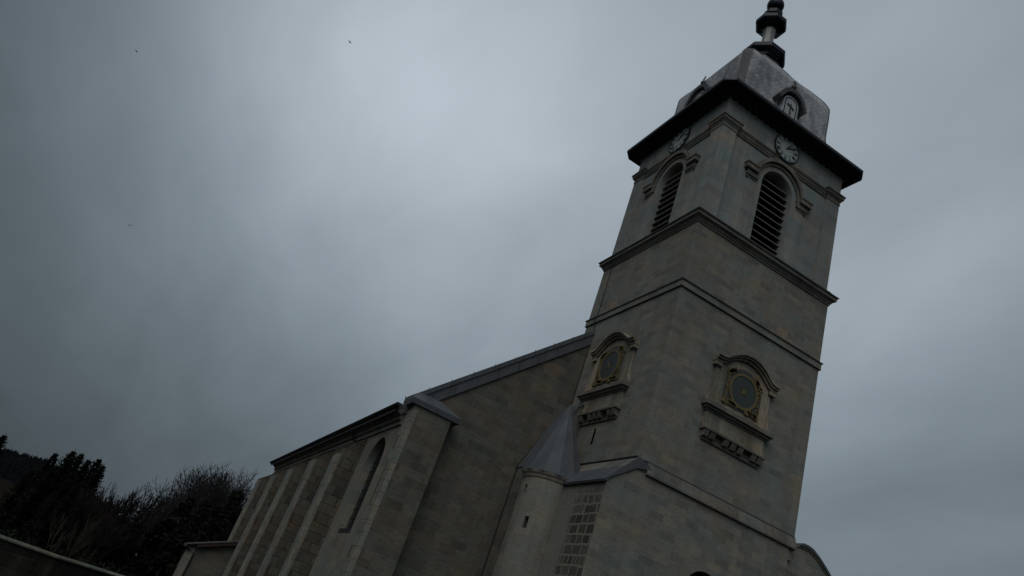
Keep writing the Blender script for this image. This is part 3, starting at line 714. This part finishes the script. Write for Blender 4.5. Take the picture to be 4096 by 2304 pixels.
base = [tp(2 * math.pi * i / nseg + 0.2, RE, 8.83) for i in range(nseg)]
low = [tp(2 * math.pi * i / nseg + 0.2, RE, 8.78) for i in range(nseg)]
topr = [(apex[0] + 0.05 * math.cos(2 * math.pi * i / nseg), apex[1] + 0.05 * math.sin(2 * math.pi * i / nseg), apex[2]) for i in range(nseg)]
cn.loft([low, base, topr]); cone = cn.build('turret_roof', M['zinc'], turret, cyl=(TX, TY, 0.9))
sm = MB()
for i in range(nseg): sm.tube([Vector(base[i]) + Vector((0, 0, 0.01)), Vector(topr[i])], 0.016, 5)
sm.build('roof_seam', M['zinc'], turret)
# block behind the turret against the nave wall, with sloped verge
BKP = [(-1.60, 9.30), (-0.86, 11.3), (-0.40, 12.52), (-0.22, 12.72), (0, 12.70)]
bk = MB(); bk.loft([[(-1.6, y, -0.5), (0, y, -0.5)] + [(x, y, z) for x, z in BKP[::-1]] for y in (4.9, 6.39)])
bk.build('turret_backing_wall', M['nave'], church)
vg = MB(); vp_ = [(x, z) for x, z in BKP] + [(x - (0.04 if i < 4 else 0), z + 0.05) for i, (x, z) in list(enumerate(BKP))[::-1]]
vg.loft([[(x, y, z) for x, z in vp_] for y in (4.86, 6.389)]); vg.build('backing_wall_roof', M['zinc'], church)

# --- wing on the far side with a swept coping
LO = [(7.6, 9.46), (7.99, 9.62), (8.38, 9.77), (8.79, 9.82), (9.12, 9.76), (9.48, 9.59), (9.87, 9.36), (10.16, 9.15), (11.2, 8.35), (12.6, 7.2)]
UP = [(7.95, 9.90), (8.17, 9.91), (8.56, 9.92), (8.88, 9.93), (9.14, 9.88), (9.53, 9.69), (9.92, 9.44), (10.23, 9.22), (11.27, 8.42), (12.67, 7.27)]
wl = [(7.6, -0.5), (12.6, -0.5)] + LO[::-1]
ww = MB(); ww.loft([[(x, y, z) for x, z in wl] for y in (0.12, 3.2)])
wing = ww.build('wing_wall', M['ashlar'], church, label='low stone wing with a swept top on the far side of the tower')
wc = MB(); F0 = lambda u, d, z: (u, d, z)
wc.strip(F0, LO[2:], UP[2:], 0.02, 3.2); wc.build('wing_coping', M['zinc'], wing)
ws = MB(); ws.strip(F0, [(x, z - 0.07) for x, z in LO], LO, 0.07, 0.2); ws.build('wing_moulding', M['trim'], wing)
MB().box(7.62, 7.74, 0.02, 0.125, 8.28, 8.62).build('wing_vent', M['void'], wing)

# --- nave
YN, XN, XR, YE = 6.39, -7.1, 15.1, 36.2
SL = 0.963
def gz(x): return 16.3 - SL * abs(x - 4.0) + SL * 4.0    # underside of the coping
nw = MB()
nw.face([(XN, YN, -0.5), (XR, YN, -0.5), (XR, YN, gz(XR)), (4, YN, gz(4)), (XN, YN, gz(XN))])
nw.face([(XR, YN, -0.5), (XR, YE, -0.5), (XR, YE, 9.4), (XR, YN, 9.4)])
nw.face([(XN, YE, -6.0), (XR, YE, -6.0), (XR, YE, 9.4), (4, YE, gz(4) - 0.3), (XN, YE, 9.4)])
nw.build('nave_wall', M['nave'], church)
side = lambda u, d, z: (XN + d, 8.58 - u, z)
sw = MB(); arch_panel(sw, side, 8.58 - YE, 8.58 - YN, -0.5, 9.4, 1.18, 7.38, 4.38, 0.0, 0.02, 20)
sw.face([(XN, YN, -0.5), (XN, YE, -0.5), (XN, YE, -6), (XN, YN, -6)])
sw.build('nave_side_wall', M['render'], church)
rv = MB(); A = [(-1.18, 4.38)] + arc(0, 7.38, 1.18, 180, 0, 20) + [(1.18, 4.38)]
for a, b_ in zip(A, A[1:]): rv.face([side(a[0], 0.02, a[1]), side(b_[0], 0.02, b_[1]), side(b_[0], 0.40, b_[1]), side(a[0], 0.40, a[1])])
rv.build('window_reveal', M['quoin'], church)
MB().prism(side, [(-1.16, 4.385), (1.16, 4.385), (1.16, 4.62), (-1.16, 4.62)], 0.10, 0.34).build('window_sill', M['zincdark'], church)
gl = MB(); gl.prism(side, [(-1.2, 4.3), (1.2, 4.3), (1.2, 8.6), (-1.2, 8.6)], 0.36, 0.42); win = gl.build('nave_window', M['glass'], church, label='tall round-headed leaded nave window in a deep stone reveal')
ib = MB()
for z in [4.7 + 0.42 * i for i in range(9)]: ib.prism(side, [(-1.18, z), (1.18, z), (1.18, z + 0.025), (-1.18, z + 0.025)], 0.335, 0.365)
for u in (-0.6, 0.0, 0.6): ib.prism(side, [(u - 0.015, 4.4), (u + 0.015, 4.4), (u + 0.015, 8.5), (u - 0.015, 8.5)], 0.33, 0.36)
ib.build('window_bar', M['black'], win)
# roof
ro = MB()
for sx in (-1, 1):
    xe = 4 + sx * 11.58; ze = gz(4) + 0.45 - SL * 11.58
    a = [(xe, YN + 0.1, ze), (4, YN + 0.1, gz(4) + 0.45), (4, YE + 0.35, gz(4) + 0.45), (xe, YE + 0.35, ze)]
    ro.loft([a, [(x, y, z - 0.16) for x, y, z in a]])
ro.build('nave_roof', M['nave_roof'], church)
# gable coping of two zinc bands
def coping(name, lo, hi, y0, y1, mat):
    cp = MB()
    for s_ in ((-1,) if True else ()):
        xa, xb = -7.30, 4.0
        cp.loft([[(xa, y0, gz(xa) + lo), (xb, y0, gz(xb) + lo), (xb, y0, gz(xb) + hi), (xa, y0, gz(xa) + hi)], [(xa, y1, gz(xa) + lo), (xb, y1, gz(xb) + lo), (xb, y1, gz(xb) + hi), (xa, y1, gz(xa) + hi)]])
        xa = 15.3
        cp.loft([[(xa, y0, gz(xa) + lo), (xb, y0, gz(xb) + lo), (xb, y0, gz(xb) + hi), (xa, y0, gz(xa) + hi)], [(xa, y1, gz(xa) + lo), (xb, y1, gz(xb) + lo), (xb, y1, gz(xb) + hi), (xa, y1, gz(xa) + hi)]])
    return cp.build(name, mat, church)
coping('gable_coping', -0.02, 0.54, YN - 0.09, YN + 0.35, M['zinc'])
coping('gable_coping_edge', 0.54, 0.80, YN - 0.14, YN + 0.42, M['zinc'])
for i in range(9):
    x = -0.7 - i * 0.8
    for lo, hi, y in ((0.0, 0.54, YN - 0.095), (0.54, 0.80, YN - 0.145)):
        xx = x - (0.3 if lo else 0)
        sj = MB(); sj.loft([[(xx, y, gz(xx) + lo), (xx + 0.02, y, gz(xx + .02) + lo), (xx + 0.02 - 0.25 * (hi - lo), y, gz(xx + .02) + hi), (xx - 0.25 * (hi - lo), y, gz(xx) + hi)],
                 [(xx, y + 0.01, gz(xx) + lo), (xx + 0.02, y + 0.01, gz(xx + .02) + lo), (xx + 0.02 - 0.25 * (hi - lo), y + 0.01, gz(xx + .02) + hi), (xx - 0.25 * (hi - lo), y + 0.01, gz(xx) + hi)]])
        sj.build('coping_joint', M['zincdark'], church)
# eaves cornice and gutter along the side wall
ec = MB(); pr = [(XN + 0.02, 8.86), (XN - 0.08, 8.88), (XN - 0.08, 9.04), (XN - 0.18, 9.08), (XN - 0.18, 9.22), (XN - 0.22, 9.26), (XN - 0.36, 9.30), (XN - 0.40, 9.46), (XN + 0.02, 9.48)]
ec.loft([[(x, 6.40, z) for x, z in pr], [(x, YE - 0.1, z) for x, z in pr]]); ec.build('eaves_cornice', M['quoin'], church)
gt = MB(); pr = [(XN - 0.40 - 0.11 + 0.12 * math.cos(rad(a)), 9.56 + 0.12 * math.sin(rad(a))) for a in range(180, 361, 20)]
gt.loft([[(x, 6.0, z) for x, z in pr], [(x, YE + 0.5, z) for x, z in pr]]); gut = gt.build('gutter', M['gutter'], church)
MB().tube([(XN - 0.50, 13.2, 9.45), (XN - 0.48, 13.2, 9.30), (XN - 0.12, 13.2, 8.85), (XN - 0.10, 13.2, 8.55)], 0.05, 8).build('gutter_spout', M['gutter'], church)

# buttresses: a broad one at the front corner, five along the side
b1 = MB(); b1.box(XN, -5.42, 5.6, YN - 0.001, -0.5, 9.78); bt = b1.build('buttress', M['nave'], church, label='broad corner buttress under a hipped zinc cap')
qn = MB(); rq = random.Random(2); z = -0.5
while z < 9.3:
    hq = rq.uniform(0.38, 0.56); dy = rq.choice([0.50, 0.76])
    qn.box(XN - 0.012, XN + 0.2, 5.588, 5.6 + dy, z + 0.008, min(9.6, z + hq - 0.008)); z += hq
qn.build('buttress_quoin', M['quoin'], bt)
cp = MB()
cp.loft([[(-7.28, 5.52, 9.68), (-5.08, 5.52, 9.68), (-5.08, 6.385, 9.68), (-7.28, 6.385, 9.68)], [(-7.30, 5.50, 9.90), (-5.06, 5.50, 9.90), (-5.06, 6.385, 9.90), (-7.30, 6.385, 9.90)],
         [(-6.9, 6.36, 10.48), (-5.96, 6.36, 10.48), (-5.96, 6.385, 10.48), (-6.9, 6.385, 10.48)]])
cp.build('buttress_cap', M['zinc'], bt)
YB = [(11.1, 12.15), (16.55, 17.55), (22.45, 23.6), (28.25, 29.4), (34.6, 35.7)]
for y0, y1 in YB:
    b = MB(); b.loft([[(XN + .01, y0, -6), (-8.05, y0, -6), (-8.05, y0, 7.95), (XN + .01, y0, 8.72)], [(XN + .01, y1, -6), (-8.05, y1, -6), (-8.05, y1, 7.95), (XN + .01, y1, 8.72)]])
    o = b.build('buttress', M['rubble'], church, label='rough brown stone buttress with a pale dressed outer edge')
    q = MB(); z = -1.0
    while z < 7.6:
        hq = rq.uniform(0.4, 0.6); off = rq.choice([0.0, 0.012, 0.02])
        q.box(-8.075 - off * 0.5, -7.95 + off, y0 - 0.02, y1 + 0.02, z, min(7.85, z + hq - 0.006)); z += hq
    q.build('buttress_edge', M['quoin'], o)
    c = MB(); p = [(-8.07, 7.90), (-8.07, 7.97), (XN - 0.01, 8.80), (XN - 0.01, 8.70)]
    c.loft([[(x, y0 - 0.01, z) for x, z in p], [(x, y1 + 0.01, z) for x, z in p]]); c.build('buttress_cap', M['rubble'], o)
# lightning cable down the tower side
cb_ = MB(); cb_.tube([(-0.02, 6.52, 20.9), (-0.02, 6.52, 17.95), (-0.11, 6.50, 17.85), (-0.09, 6.48, 17.5), (-0.02, 6.46, 17.3), (-0.02, 6.37, 16.2), (-0.03, 6.36, 12.85), (-0.40, 6.37, 12.60), (-1.66, 6.37, 9.36), (-1.63, 6.37, 9.2), (-1.63, 6.37, 0)], 0.02, 5)
cb_.build('lightning_cable', M['black'], church)

# ------------------------------------------------------------------ lean-to annex at the far end
ax = empty('lean_to_annex', (-8.8, 33, 0), 'low lean-to annex with a dark sloping verge at the far end of the nave', 'annex')
YA = 32.0
def az_(x): return 3.07 + (x + 8.24) * 0.415
a = MB(); pts = [(XN - .01, -6), (-10.56, -6), (-10.56, az_(-10.56) - 0.05), (XN - .01, az_(XN) - 0.05)]
a.loft([[(x, YA, z) for x, z in pts], [(x, 34.55, z) for x, z in pts]]); a.build('wall', M['nave'], ax)
a = MB(); a.box(-10.575, -10.10, YA - 0.012, YA + 0.25, -6, 2.12); a.build('corner_stone', M['quoin'], ax)
a = MB(); pts = [(XN - .01, az_(XN) - 0.06), (-10.12, az_(-10.12) - 0.06), (-10.12, az_(-10.12) + 0.17), (XN - .01, az_(XN) + 0.17)]
a.loft([[(x, YA - 0.35, z) for x, z in pts], [(x, YA - 0.28, z) for x, z in pts]]); a.build('fascia', M['fascia'], ax)
a = MB(); pts = [(XN - .01, az_(XN) + 0.16), (-10.85, az_(-10.85) + 0.16), (-10.85, az_(-10.85) + 0.22), (XN - .01, az_(XN) + 0.22)]
a.loft([[(x, YA - 0.38, z) for x, z in pts], [(x, 34.55, z) for x, z in pts]]); a.build('roof', M['nave_roof'], ax)
MB().tube([(-10.78, YA - 0.45, 2.12), (-10.78, 34.5, 2.12)], 0.075, 8).build('gutter', M['zinc'], ax)
MB().tube([(-10.74, YA - 0.2, 2.08), (-10.5, YA - 0.15, 1.98), (-10.06, YA - 0.08, 1.85), (-10.06, YA - 0.08, -5)], 0.055, 8).build('downpipe', M['gutter'], ax)

# ------------------------------------------------------------------ churchyard wall at lower left
gw = empty('garden_wall', (-16.2, 0.4, 0), 'low mossy stone wall with a pale rounded coping beside the church', 'wall')
p0 = Vector((-22.0, -0.15, 0)); p1 = Vector((-17.04, 0.40, 0)); p2 = Vector((-15.63, 0.62, 0)); p3 = Vector((-13.6, 2.25, 0)); p4 = Vector((-10.2, 6.2, 0))
P = [p0, p1, p2, p3, p4]
def wallrun(off0, off1, z0, z1):
    mb = MB(); rings = []
    for i, p in enumerate(P):
        t_ = (P[min(i + 1, len(P) - 1)] - P[max(i - 1, 0)]).normalized(); n = Vector((t_.y, -t_.x, 0))
        rings.append([p + n * off0 + Vector((0, 0, z0)), p + n * off1 + Vector((0, 0, z0)), p + n * off1 + Vector((0, 0, z1)), p + n * off0 + Vector((0, 0, z1))])
    mb.loft(rings); return mb
wallrun(-0.22, 0.0, -2.2, 0.54).build('wall_body', M['wallstone'], gw)
mb = MB(); rings = []
for i, p in enumerate(P):
    t_ = (P[min(i + 1, len(P) - 1)] - P[max(i - 1, 0)]).normalized(); n = Vector((t_.y, -t_.x, 0))
    rings.append([p + n * a + Vector((0, 0, z)) for a, z in ((-0.27, 0.535), (0.05, 0.535), (0.06, 0.565), (0.02, 0.60), (-0.11, 0.62), (-0.24, 0.60), (-0.28, 0.565))])
mb.loft(rings); mb.build('wall_coping', M['coping'], gw)

# ------------------------------------------------------------------ far house roof between the trees
hb = polar(1.05, 190, 0); fh = empty('far_house', (hb.x, hb.y, -6), 'distant house with a steep dark slate roof seen in the gap between the trees', 'house')
w = MB(); w.box(hb.x - 2.4, hb.x + 1.4, hb.y - 2, hb.y + 2, -6, 5.2); w.build('wall', M['render'], fh)
r = MB(); r.loft([[(hb.x - 2.7, hb.y - 2.3, 5.0), (hb.x + 1.7, hb.y - 2.3, 5.0), (hb.x + 1.7, hb.y + 2.3, 5.0), (hb.x - 2.7, hb.y + 2.3, 5.0)], [(hb.x + 0.5, hb.y - .1, 7.9), (hb.x + 0.9, hb.y - .1, 8.0), (hb.x + 0.9, hb.y + .1, 8.0), (hb.x + 0.5, hb.y + .1, 7.9)]])
r.build('roof', M['roofslate'], fh)

# ------------------------------------------------------------------ trees
def conifer(seed, H=8.0, wid=0.24):
    rr = random.Random(seed); c = MB(); t_ = MB()
    t_.tube([(0, 0, -0.3), (0, 0, H * 0.5), (0, 0, H * 0.97)], [0.16, 0.09, 0.01], 6)
    z = H * 0.04
    while z < H * 0.99:
        k = 1 - z / H; L = H * wid * (k ** 0.8) + 0.10
        nb = max(4, int(5 + 9 * k)); a0 = rr.random() * 6.28
        for i in range(nb):
            a = a0 + 6.283 * i / nb + rr.uniform(-.25, .25); l = L * rr.uniform(0.7, 1.18)
            dx, dy = math.cos(a), math.sin(a); lift = rr.uniform(0.05, 0.42)
            prev = None
            for s_ in range(5):
                f = (s_ + 0.35 + rr.uniform(-.15, .15)) / 5
                px, py, pz = dx * l * f, dy * l * f, z + l * lift * f * f * 1.2 - l * 0.10 * f
                w_ = (0.10 + 0.30 * (1 - f)) * (0.35 + l * 0.55); b = rr.uniform(-.5, .5)
                tx, ty = -dy + dx * b, dx + dy * b
                e = 0.5 * w_
                c.face([(px - tx * w_, py - ty * w_, pz - rr.uniform(0, .22)), (px + dx * e, py + dy * e, pz + 0.10 + rr.uniform(-.03, .12)), (px + tx * w_, py + ty * w_, pz - rr.uniform(0, .22)), (px - dx * e * .6, py - dy * e * .6, pz + 0.02)])
        z += H * 0.030 * (0.6 + 0.6 * k)
    c.face([(-0.05, 0, H * 0.94), (0.05, 0, H * 0.94), (0, 0, H * 1.03)]); c.face([(0, -0.05, H * 0.94), (0, 0.05, H * 0.94), (0, 0, H * 1.03)])
    return c, t_
def bare(seed, H=14.0, gens=6, base_r=0.16, stems=1, ang=(24, 46), l0=0.30, up=0.25):
    """leafless tree: (limb mesh, twig mesh)"""
    rr = random.Random(seed); tm = MB(); tw_ = MB()
    def turn(d, deg, az):
        u = d.orthogonal().normalized(); w = d.cross(u)
        a = rad(deg); return (d * math.cos(a) + (u * math.cos(az) + w * math.sin(az)) * math.sin(a)).normalized()
    def grow(p, d, l, r, g):
        n = 3 if g < 3 else 2
        pts = [p]; q = p
        for i in range(n):
            d = (d + Vector((rr.uniform(-1, 1), rr.uniform(-1, 1), rr.uniform(-.5, .8))) * 0.13).normalized(); q = q + d * l / n; pts.append(q)
        rs = [max(0.016, r * (1 - 0.35 * i / n)) for i in range(n + 1)]
        (tm if g < 2 else tw_).tube(pts, rs, 6 if g < 2 else 3)
        if g >= gens: return
        az0 = rr.random() * 6.28; nb = rr.choice((3, 4)) if g else 4
        for k in range(nb):
            f = 1.0 if k == 0 else rr.uniform(0.45, 0.98)
            j = min(n - 1, int(f * n)); pp = pts[j].lerp(pts[j + 1], f * n - j) if f < 1 else pts[-1]
            nd = turn(d, rr.uniform(6, 18) if k == 0 else rr.uniform(*ang), az0 + k * 2.2 + rr.uniform(-.4, .4))
            nd = (nd + Vector((0, 0, up * (0.5 + 0.12 * g)))).normalized()
            grow(pp, nd, l * rr.uniform(0.66, 0.86) * (1.0 if k == 0 else 0.9), r * (0.68 if k == 0 else 0.5), g + 1)
    for s_ in range(stems):
        a = 6.283 * s_ / max(1, stems) + rr.random(); d = Vector((math.cos(a) * 0.2, math.sin(a) * 0.2, 1)).normalized() if stems > 1 else Vector((0, 0, 1))
        grow(Vector((math.cos(a) * 0.15, math.sin(a) * 0.15, -0.3)), d, H * l0, base_r, 0)
    return tm, tw_
def bush(seed, H, rx, n=1500, lean=0.6):
    """broad evergreen: clumps of leaf-sized faces through a ragged volume"""
    rr = random.Random(seed); c = MB(); t_ = MB()
    t_.tube([(0, 0, -0.3), (0.05, 0, H * 0.45), (0, 0.05, H * 0.8)], [0.16, 0.10, 0.03], 6)
    cl = []
    for i in range(34):
        z = H * (0.08 + 0.90 * rr.random()); k = 1 - (z / H) ** 1.6
        a = rr.random() * 6.28; q = rx * k * math.sqrt(rr.random())
        cl.append((q * math.cos(a), q * math.sin(a), z, rx * rr.uniform(0.22, 0.42) * (0.55 + 0.5 * k)))
    for i in range(12):
        f = rr.random() ** 0.7; cl.append((rr.gauss(0, rx * 0.13 * (1.2 - f)), rr.gauss(0, rx * 0.13 * (1.2 - f)), H * (0.74 + 0.25 * f), rx * (0.20 - 0.13 * f)))
    for (x, y, z, r) in cl:
        for i in range(n // len(cl)):
            v = Vector((rr.gauss(0, 1), rr.gauss(0, 1), rr.gauss(0, 1))).normalized() * r * rr.random() ** 0.4
            s_ = rr.uniform(0.07, 0.17); u = Vector((rr.uniform(-1, 1), rr.uniform(-1, 1), rr.uniform(-.4, 1))).normalized(); w_ = u.orthogonal().normalized()
            p = Vector((x, y, z)) + v
            c.face([p - w_ * s_, p + u * s_ * 1.6, p + w_ * s_, p - u * s_ * .6])
    return c, t_
def link_tree(name, crown, trunk, cm, tm_, loc, label, cat, group, rz=0.0, sc=1.0, parts=('crown', 'trunk')):
    o = empty(name, loc, label, cat, group)
    for mb, nme, mt in ((crown, parts[0], cm), (trunk, parts[1], tm_)):
        c = mb.build(nme, mt, None, recalc=False); c.parent = o
    o.rotation_euler = (0, 0, rz); o.scale = (sc, sc, sc)
    return o
def copy_tree(src, loc, label, rz, sc):
    o = src.copy(); COL.objects.link(o); o.location = loc; o.rotation_euler = (0, 0, rz); o.scale = (sc, sc, sc); o['label'] = label
    for ch in list(src.children):
        c = ch.copy(); COL.objects.link(c); c.parent = o
    return o
def place(az, d, el_top, H):
    """base point and scale for a tree of height H whose tip stands at elevation el_top"""
    p = polar(az, d); p.z = ground_z(p.x, p.y) - 0.1
    return p, (CAM.z + d * math.tan(rad(el_top)) - p.z) / H
# spruces at left
SPR = [(-6.1, 62, 3.05, 'tallest-left spruce of the dark clump, before the distant forested hill'), (-5.25, 60, 3.6, 'dark spruce with the broad double tip in the left clump'), (-4.75, 64, 3.65, 'slim spruce rising behind the double-tipped one in the left clump'),
       (-4.15, 61, 3.45, 'dark spruce in the middle of the left clump with a low tip'), (-3.6, 63, 3.75, 'spruce with the pointed tip right of the clump middle'), (-3.2, 59, 3.45, 'rightmost dark spruce of the clump, beside the bare brown trees'),
       (-6.75, 58, 1.6, 'short dark spruce at the left foot of the clump'), (-5.7, 55, 2.2, 'dark spruce filling the front of the left clump'), (-4.5, 54, 2.3, 'front spruce below the slim tip in the left clump'), (-3.9, 53, 1.9, 'low front spruce at the right foot of the clump'),
       (-9.25, 50, 2.9, 'dark spruce cut by the left edge of the photo')]
protoS = []
for s_ in range(3):
    c, t_ = conifer(20 + s_, 10.0, (0.27, 0.31, 0.25)[s_]); protoS.append((c, t_))
made = {}
for i, (az, d, el, lab) in enumerate(SPR):
    k = i % 3; p, sc = place(az, d, el, 10.3)
    if k not in made: made[k] = link_tree('spruce_tree', *protoS[k], M['spruce'], M['bark'], p, lab, 'tree', 'spruces at the left beyond the wall', i * 1.3, sc)
    else: copy_tree(made[k], p, lab, i * 1.3, sc)
# brown bare trees between the spruces and the gap
BR = [(-2.9, 60, 2.9, 'brown leafless tree touching the right side of the spruce clump'), (-2.1, 56, 3.1, 'thin brown leafless tree right of the spruce clump'), (-1.4, 58, 3.5, 'taller brown leafless tree left of the gap'), (-0.6, 66, 2.5, 'rounded leafless tree at the left side of the roof gap'), (-1.3, 54, 2.2, 'low brown leafless tree in front of the rounded one')]
made = {}
for i, (az, d, el, lab) in enumerate(BR):
    k = i % 2; p, sc = place(az, d, el, 10.0)
    if k not in made:
        tm, tw_ = bare(50 + k, 10.0, 6, 0.16, 1, (18, 36), 0.28, 0.34)
        top = max(v[2] for v in tw_.v); made[k] = (link_tree('bare_tree', tw_, tm, M['barkred'], M['barkred'], p, lab, 'tree', 'leafless trees beyond the wall', i * 1.7, sc * 10 / top), top)
    else: copy_tree(made[k][0], p, lab, i * 1.7, sc * 10 / made[k][1])
# tall grey bare trees at right, behind the evergreens
GR = [(2.9, 92, 4.0, 'leftmost grey leafless tree right of the roof gap'), (3.2, 88, 4.7, 'grey leafless tree second from the roof gap'), (3.6, 84, 5.2, 'grey leafless tree with slim upright twigs left of the tall pair'), (3.9, 86, 5.9, 'tall grey leafless tree with a spiky left top'),
      (4.4, 84, 5.9, 'tall grey leafless tree in the middle of the row'), (4.7, 85, 6.0, 'tall grey leafless tree near the nave eaves'), (5.5, 86, 6.7, 'tallest grey leafless tree touching the nave eaves'), (6.3, 88, 6.6, 'grey leafless tree half hidden by the nave'),
      (3.9, 98, 5.4, 'grey leafless tree set behind the slim upright ones'), (4.3, 99, 5.9, 'grey leafless tree set back between the middle one and the nave'), (5.1, 97, 6.3, 'grey leafless tree set back beside the tallest one')]
made = {}
for i, (az, d, el, lab) in enumerate(GR):
    k = i % 3; p, sc = place(az, d, el, 16.0)
    if k not in made:
        tm, tw_ = bare(70 + k, 16.0, 7, 0.30, 1, (26, 52), 0.28, 0.15)
        top = max(v[2] for v in tw_.v); made[k] = (link_tree('bare_tree', tw_, tm, M['bark'], M['bark'], p, lab, 'tree', 'leafless trees beyond the wall', i * 2.1, sc * 16 / top), top)
    else: copy_tree(made[k][0], p, lab, i * 2.1, sc * 16 / made[k][1])
# evergreens in front of them
EV = [(2.75, 60, 3.5, 'pointed dark evergreen below the grey leafless trees'), (3.9, 62, 3.75, 'dark evergreen in the middle under the grey leafless trees'), (5.6, 64, 5.0, 'tall dark evergreen against the nave wall'), (4.9, 66, 3.3, 'dark evergreen left of the one at the nave wall'), (2.3, 57, 1.7, 'low dark evergreen right of the roof gap'),
      (3.2, 56, 2.0, 'low front evergreen under the pointed one'), (4.6, 60, 2.4, 'low front evergreen near the annex roof'), (6.3, 66, 4.0, 'dark evergreen partly hidden by the last buttress'), (0.7, 62, 0.7, 'low dark evergreen below the distant roof'), (-0.8, 60, 0.8, 'low dark evergreen under the rounded leafless tree')]
made = {}
for i, (az, d, el, lab) in enumerate(EV):
    k = i % 3; p, sc = place(az, d, el, 8.2)
    if k not in made:
        c, t_ = bush(90 + k, 8.0, (1.9, 2.3, 2.0)[k], 5200)
        made[k] = link_tree('evergreen_tree', c, t_, M['ever'], M['bark'], p, lab, 'tree', 'evergreens beyond the annex', i * 1.1, sc)
    else: copy_tree(made[k], p, lab, i * 1.1, sc)
# thin pale saplings in front
SA = [(-3.6, 38, -0.3, 'thin pale sapling below the middle of the spruce clump'), (-1.0, 36, -1.6, 'thin pale sapling right of the spruce clump, low down'), (-2.4, 40, 0.2, 'thin sapling below the brown leafless trees')]
src = None
for i, (az, d, el, lab) in enumerate(SA):
    p, sc = place(az, d, el, 5.0)
    if src is None:
        tm, tw_ = bare(33, 5.0, 3, 0.05, 1, (14, 28), 0.40, 0.5); top = max(v[2] for v in tw_.v)
        src = link_tree('sapling', tw_, tm, M['barkpale'], M['barkpale'], p, lab, 'sapling', 'pale saplings beyond the wall', 0, sc * 5 / top)
    else: copy_tree(src, p, lab, i * 2.0, sc * 5 / top)
# undergrowth between the trunks: nobody could count it
sc_ = MB(); rs = random.Random(9)
for i in range(42000):
    az = rs.uniform(-13, 8); d = rs.uniform(33, 68); p = polar(az, d)
    if p.x > -12.2 and p.y < 37: continue
    z0 = ground_z(p.x, p.y); hgt = rs.uniform(0.2, 1.0) * (1.2 + 2.2 * sst(34, 55, d)) ; z = z0 + hgt * rs.random() ** 0.6
    s_ = rs.uniform(0.03, 0.09); u = Vector((rs.uniform(-1, 1), rs.uniform(-1, 1), rs.uniform(.2, 1.5))).normalized(); w_ = u.orthogonal().normalized(); q = Vector((p.x, p.y, z))
    sc_.face([q - w_ * s_, q + u * s_ * 2.2, q + w_ * s_, q - u * s_])
tag(sc_.build('undergrowth', M['ever'], recalc=False), 'dark brambles and undergrowth below the trees', 'undergrowth', kind='stuff')

# ------------------------------------------------------------------ birds
BIRDS = [((-42.37, 70.4, 53.9), 0.6, 'small dark bird high in the grey sky at upper left'), ((-20.38, 64.5, 68.97), 1.5, 'tiny dark bird in the brightest part of the sky'), ((-33.09, 80.53, 35.97), -0.9, 'small dark bird gliding low in the left half of the sky')]
def bird_mesh():
    b = MB()
    b.lathe(0, 0, [(0.005, -0.17), (0.03, -0.12), (0.05, -0.02), (0.045, 0.06), (0.03, 0.12), (0.035, 0.15), (0.02, 0.18), (0.003, 0.215)], 8)
    b.v = [(z, x, y) for x, y, z in b.v]
    for s_ in (-1, 1):
        w_ = [(0.08, 0.03), (0.06, 0.20), (-0.02, 0.38), (-0.07, 0.36), (-0.03, 0.18), (-0.06, 0.03)]
        zz = [0.02, 0.07, 0.03, 0.02, 0.06, 0.015]
        b.loft([[(x, s_ * y, z) for (x, y), z in zip(w_, zz)], [(x, s_ * y, z - 0.012) for (x, y), z in zip(w_, zz)]])
    b.loft([[(-0.15, -0.03, 0), (-0.29, -0.07, 0), (-0.26, 0, 0), (-0.29, 0.07, 0), (-0.15, 0.03, 0)], [(-0.15, -0.03, -0.01), (-0.29, -0.07, -0.01), (-0.26, 0, -0.01), (-0.29, 0.07, -0.01), (-0.15, 0.03, -0.01)]])
    return b
src = None
for loc, rz, lab in BIRDS:
    if src is None:
        src = bird_mesh().build('bird', M['black']); o = src
    else:
        o = src.copy(); COL.objects.link(o)
    o.location = loc; o.rotation_euler = (0.35, 0.2, rz); tag(o, lab, 'bird', 'birds in the sky')
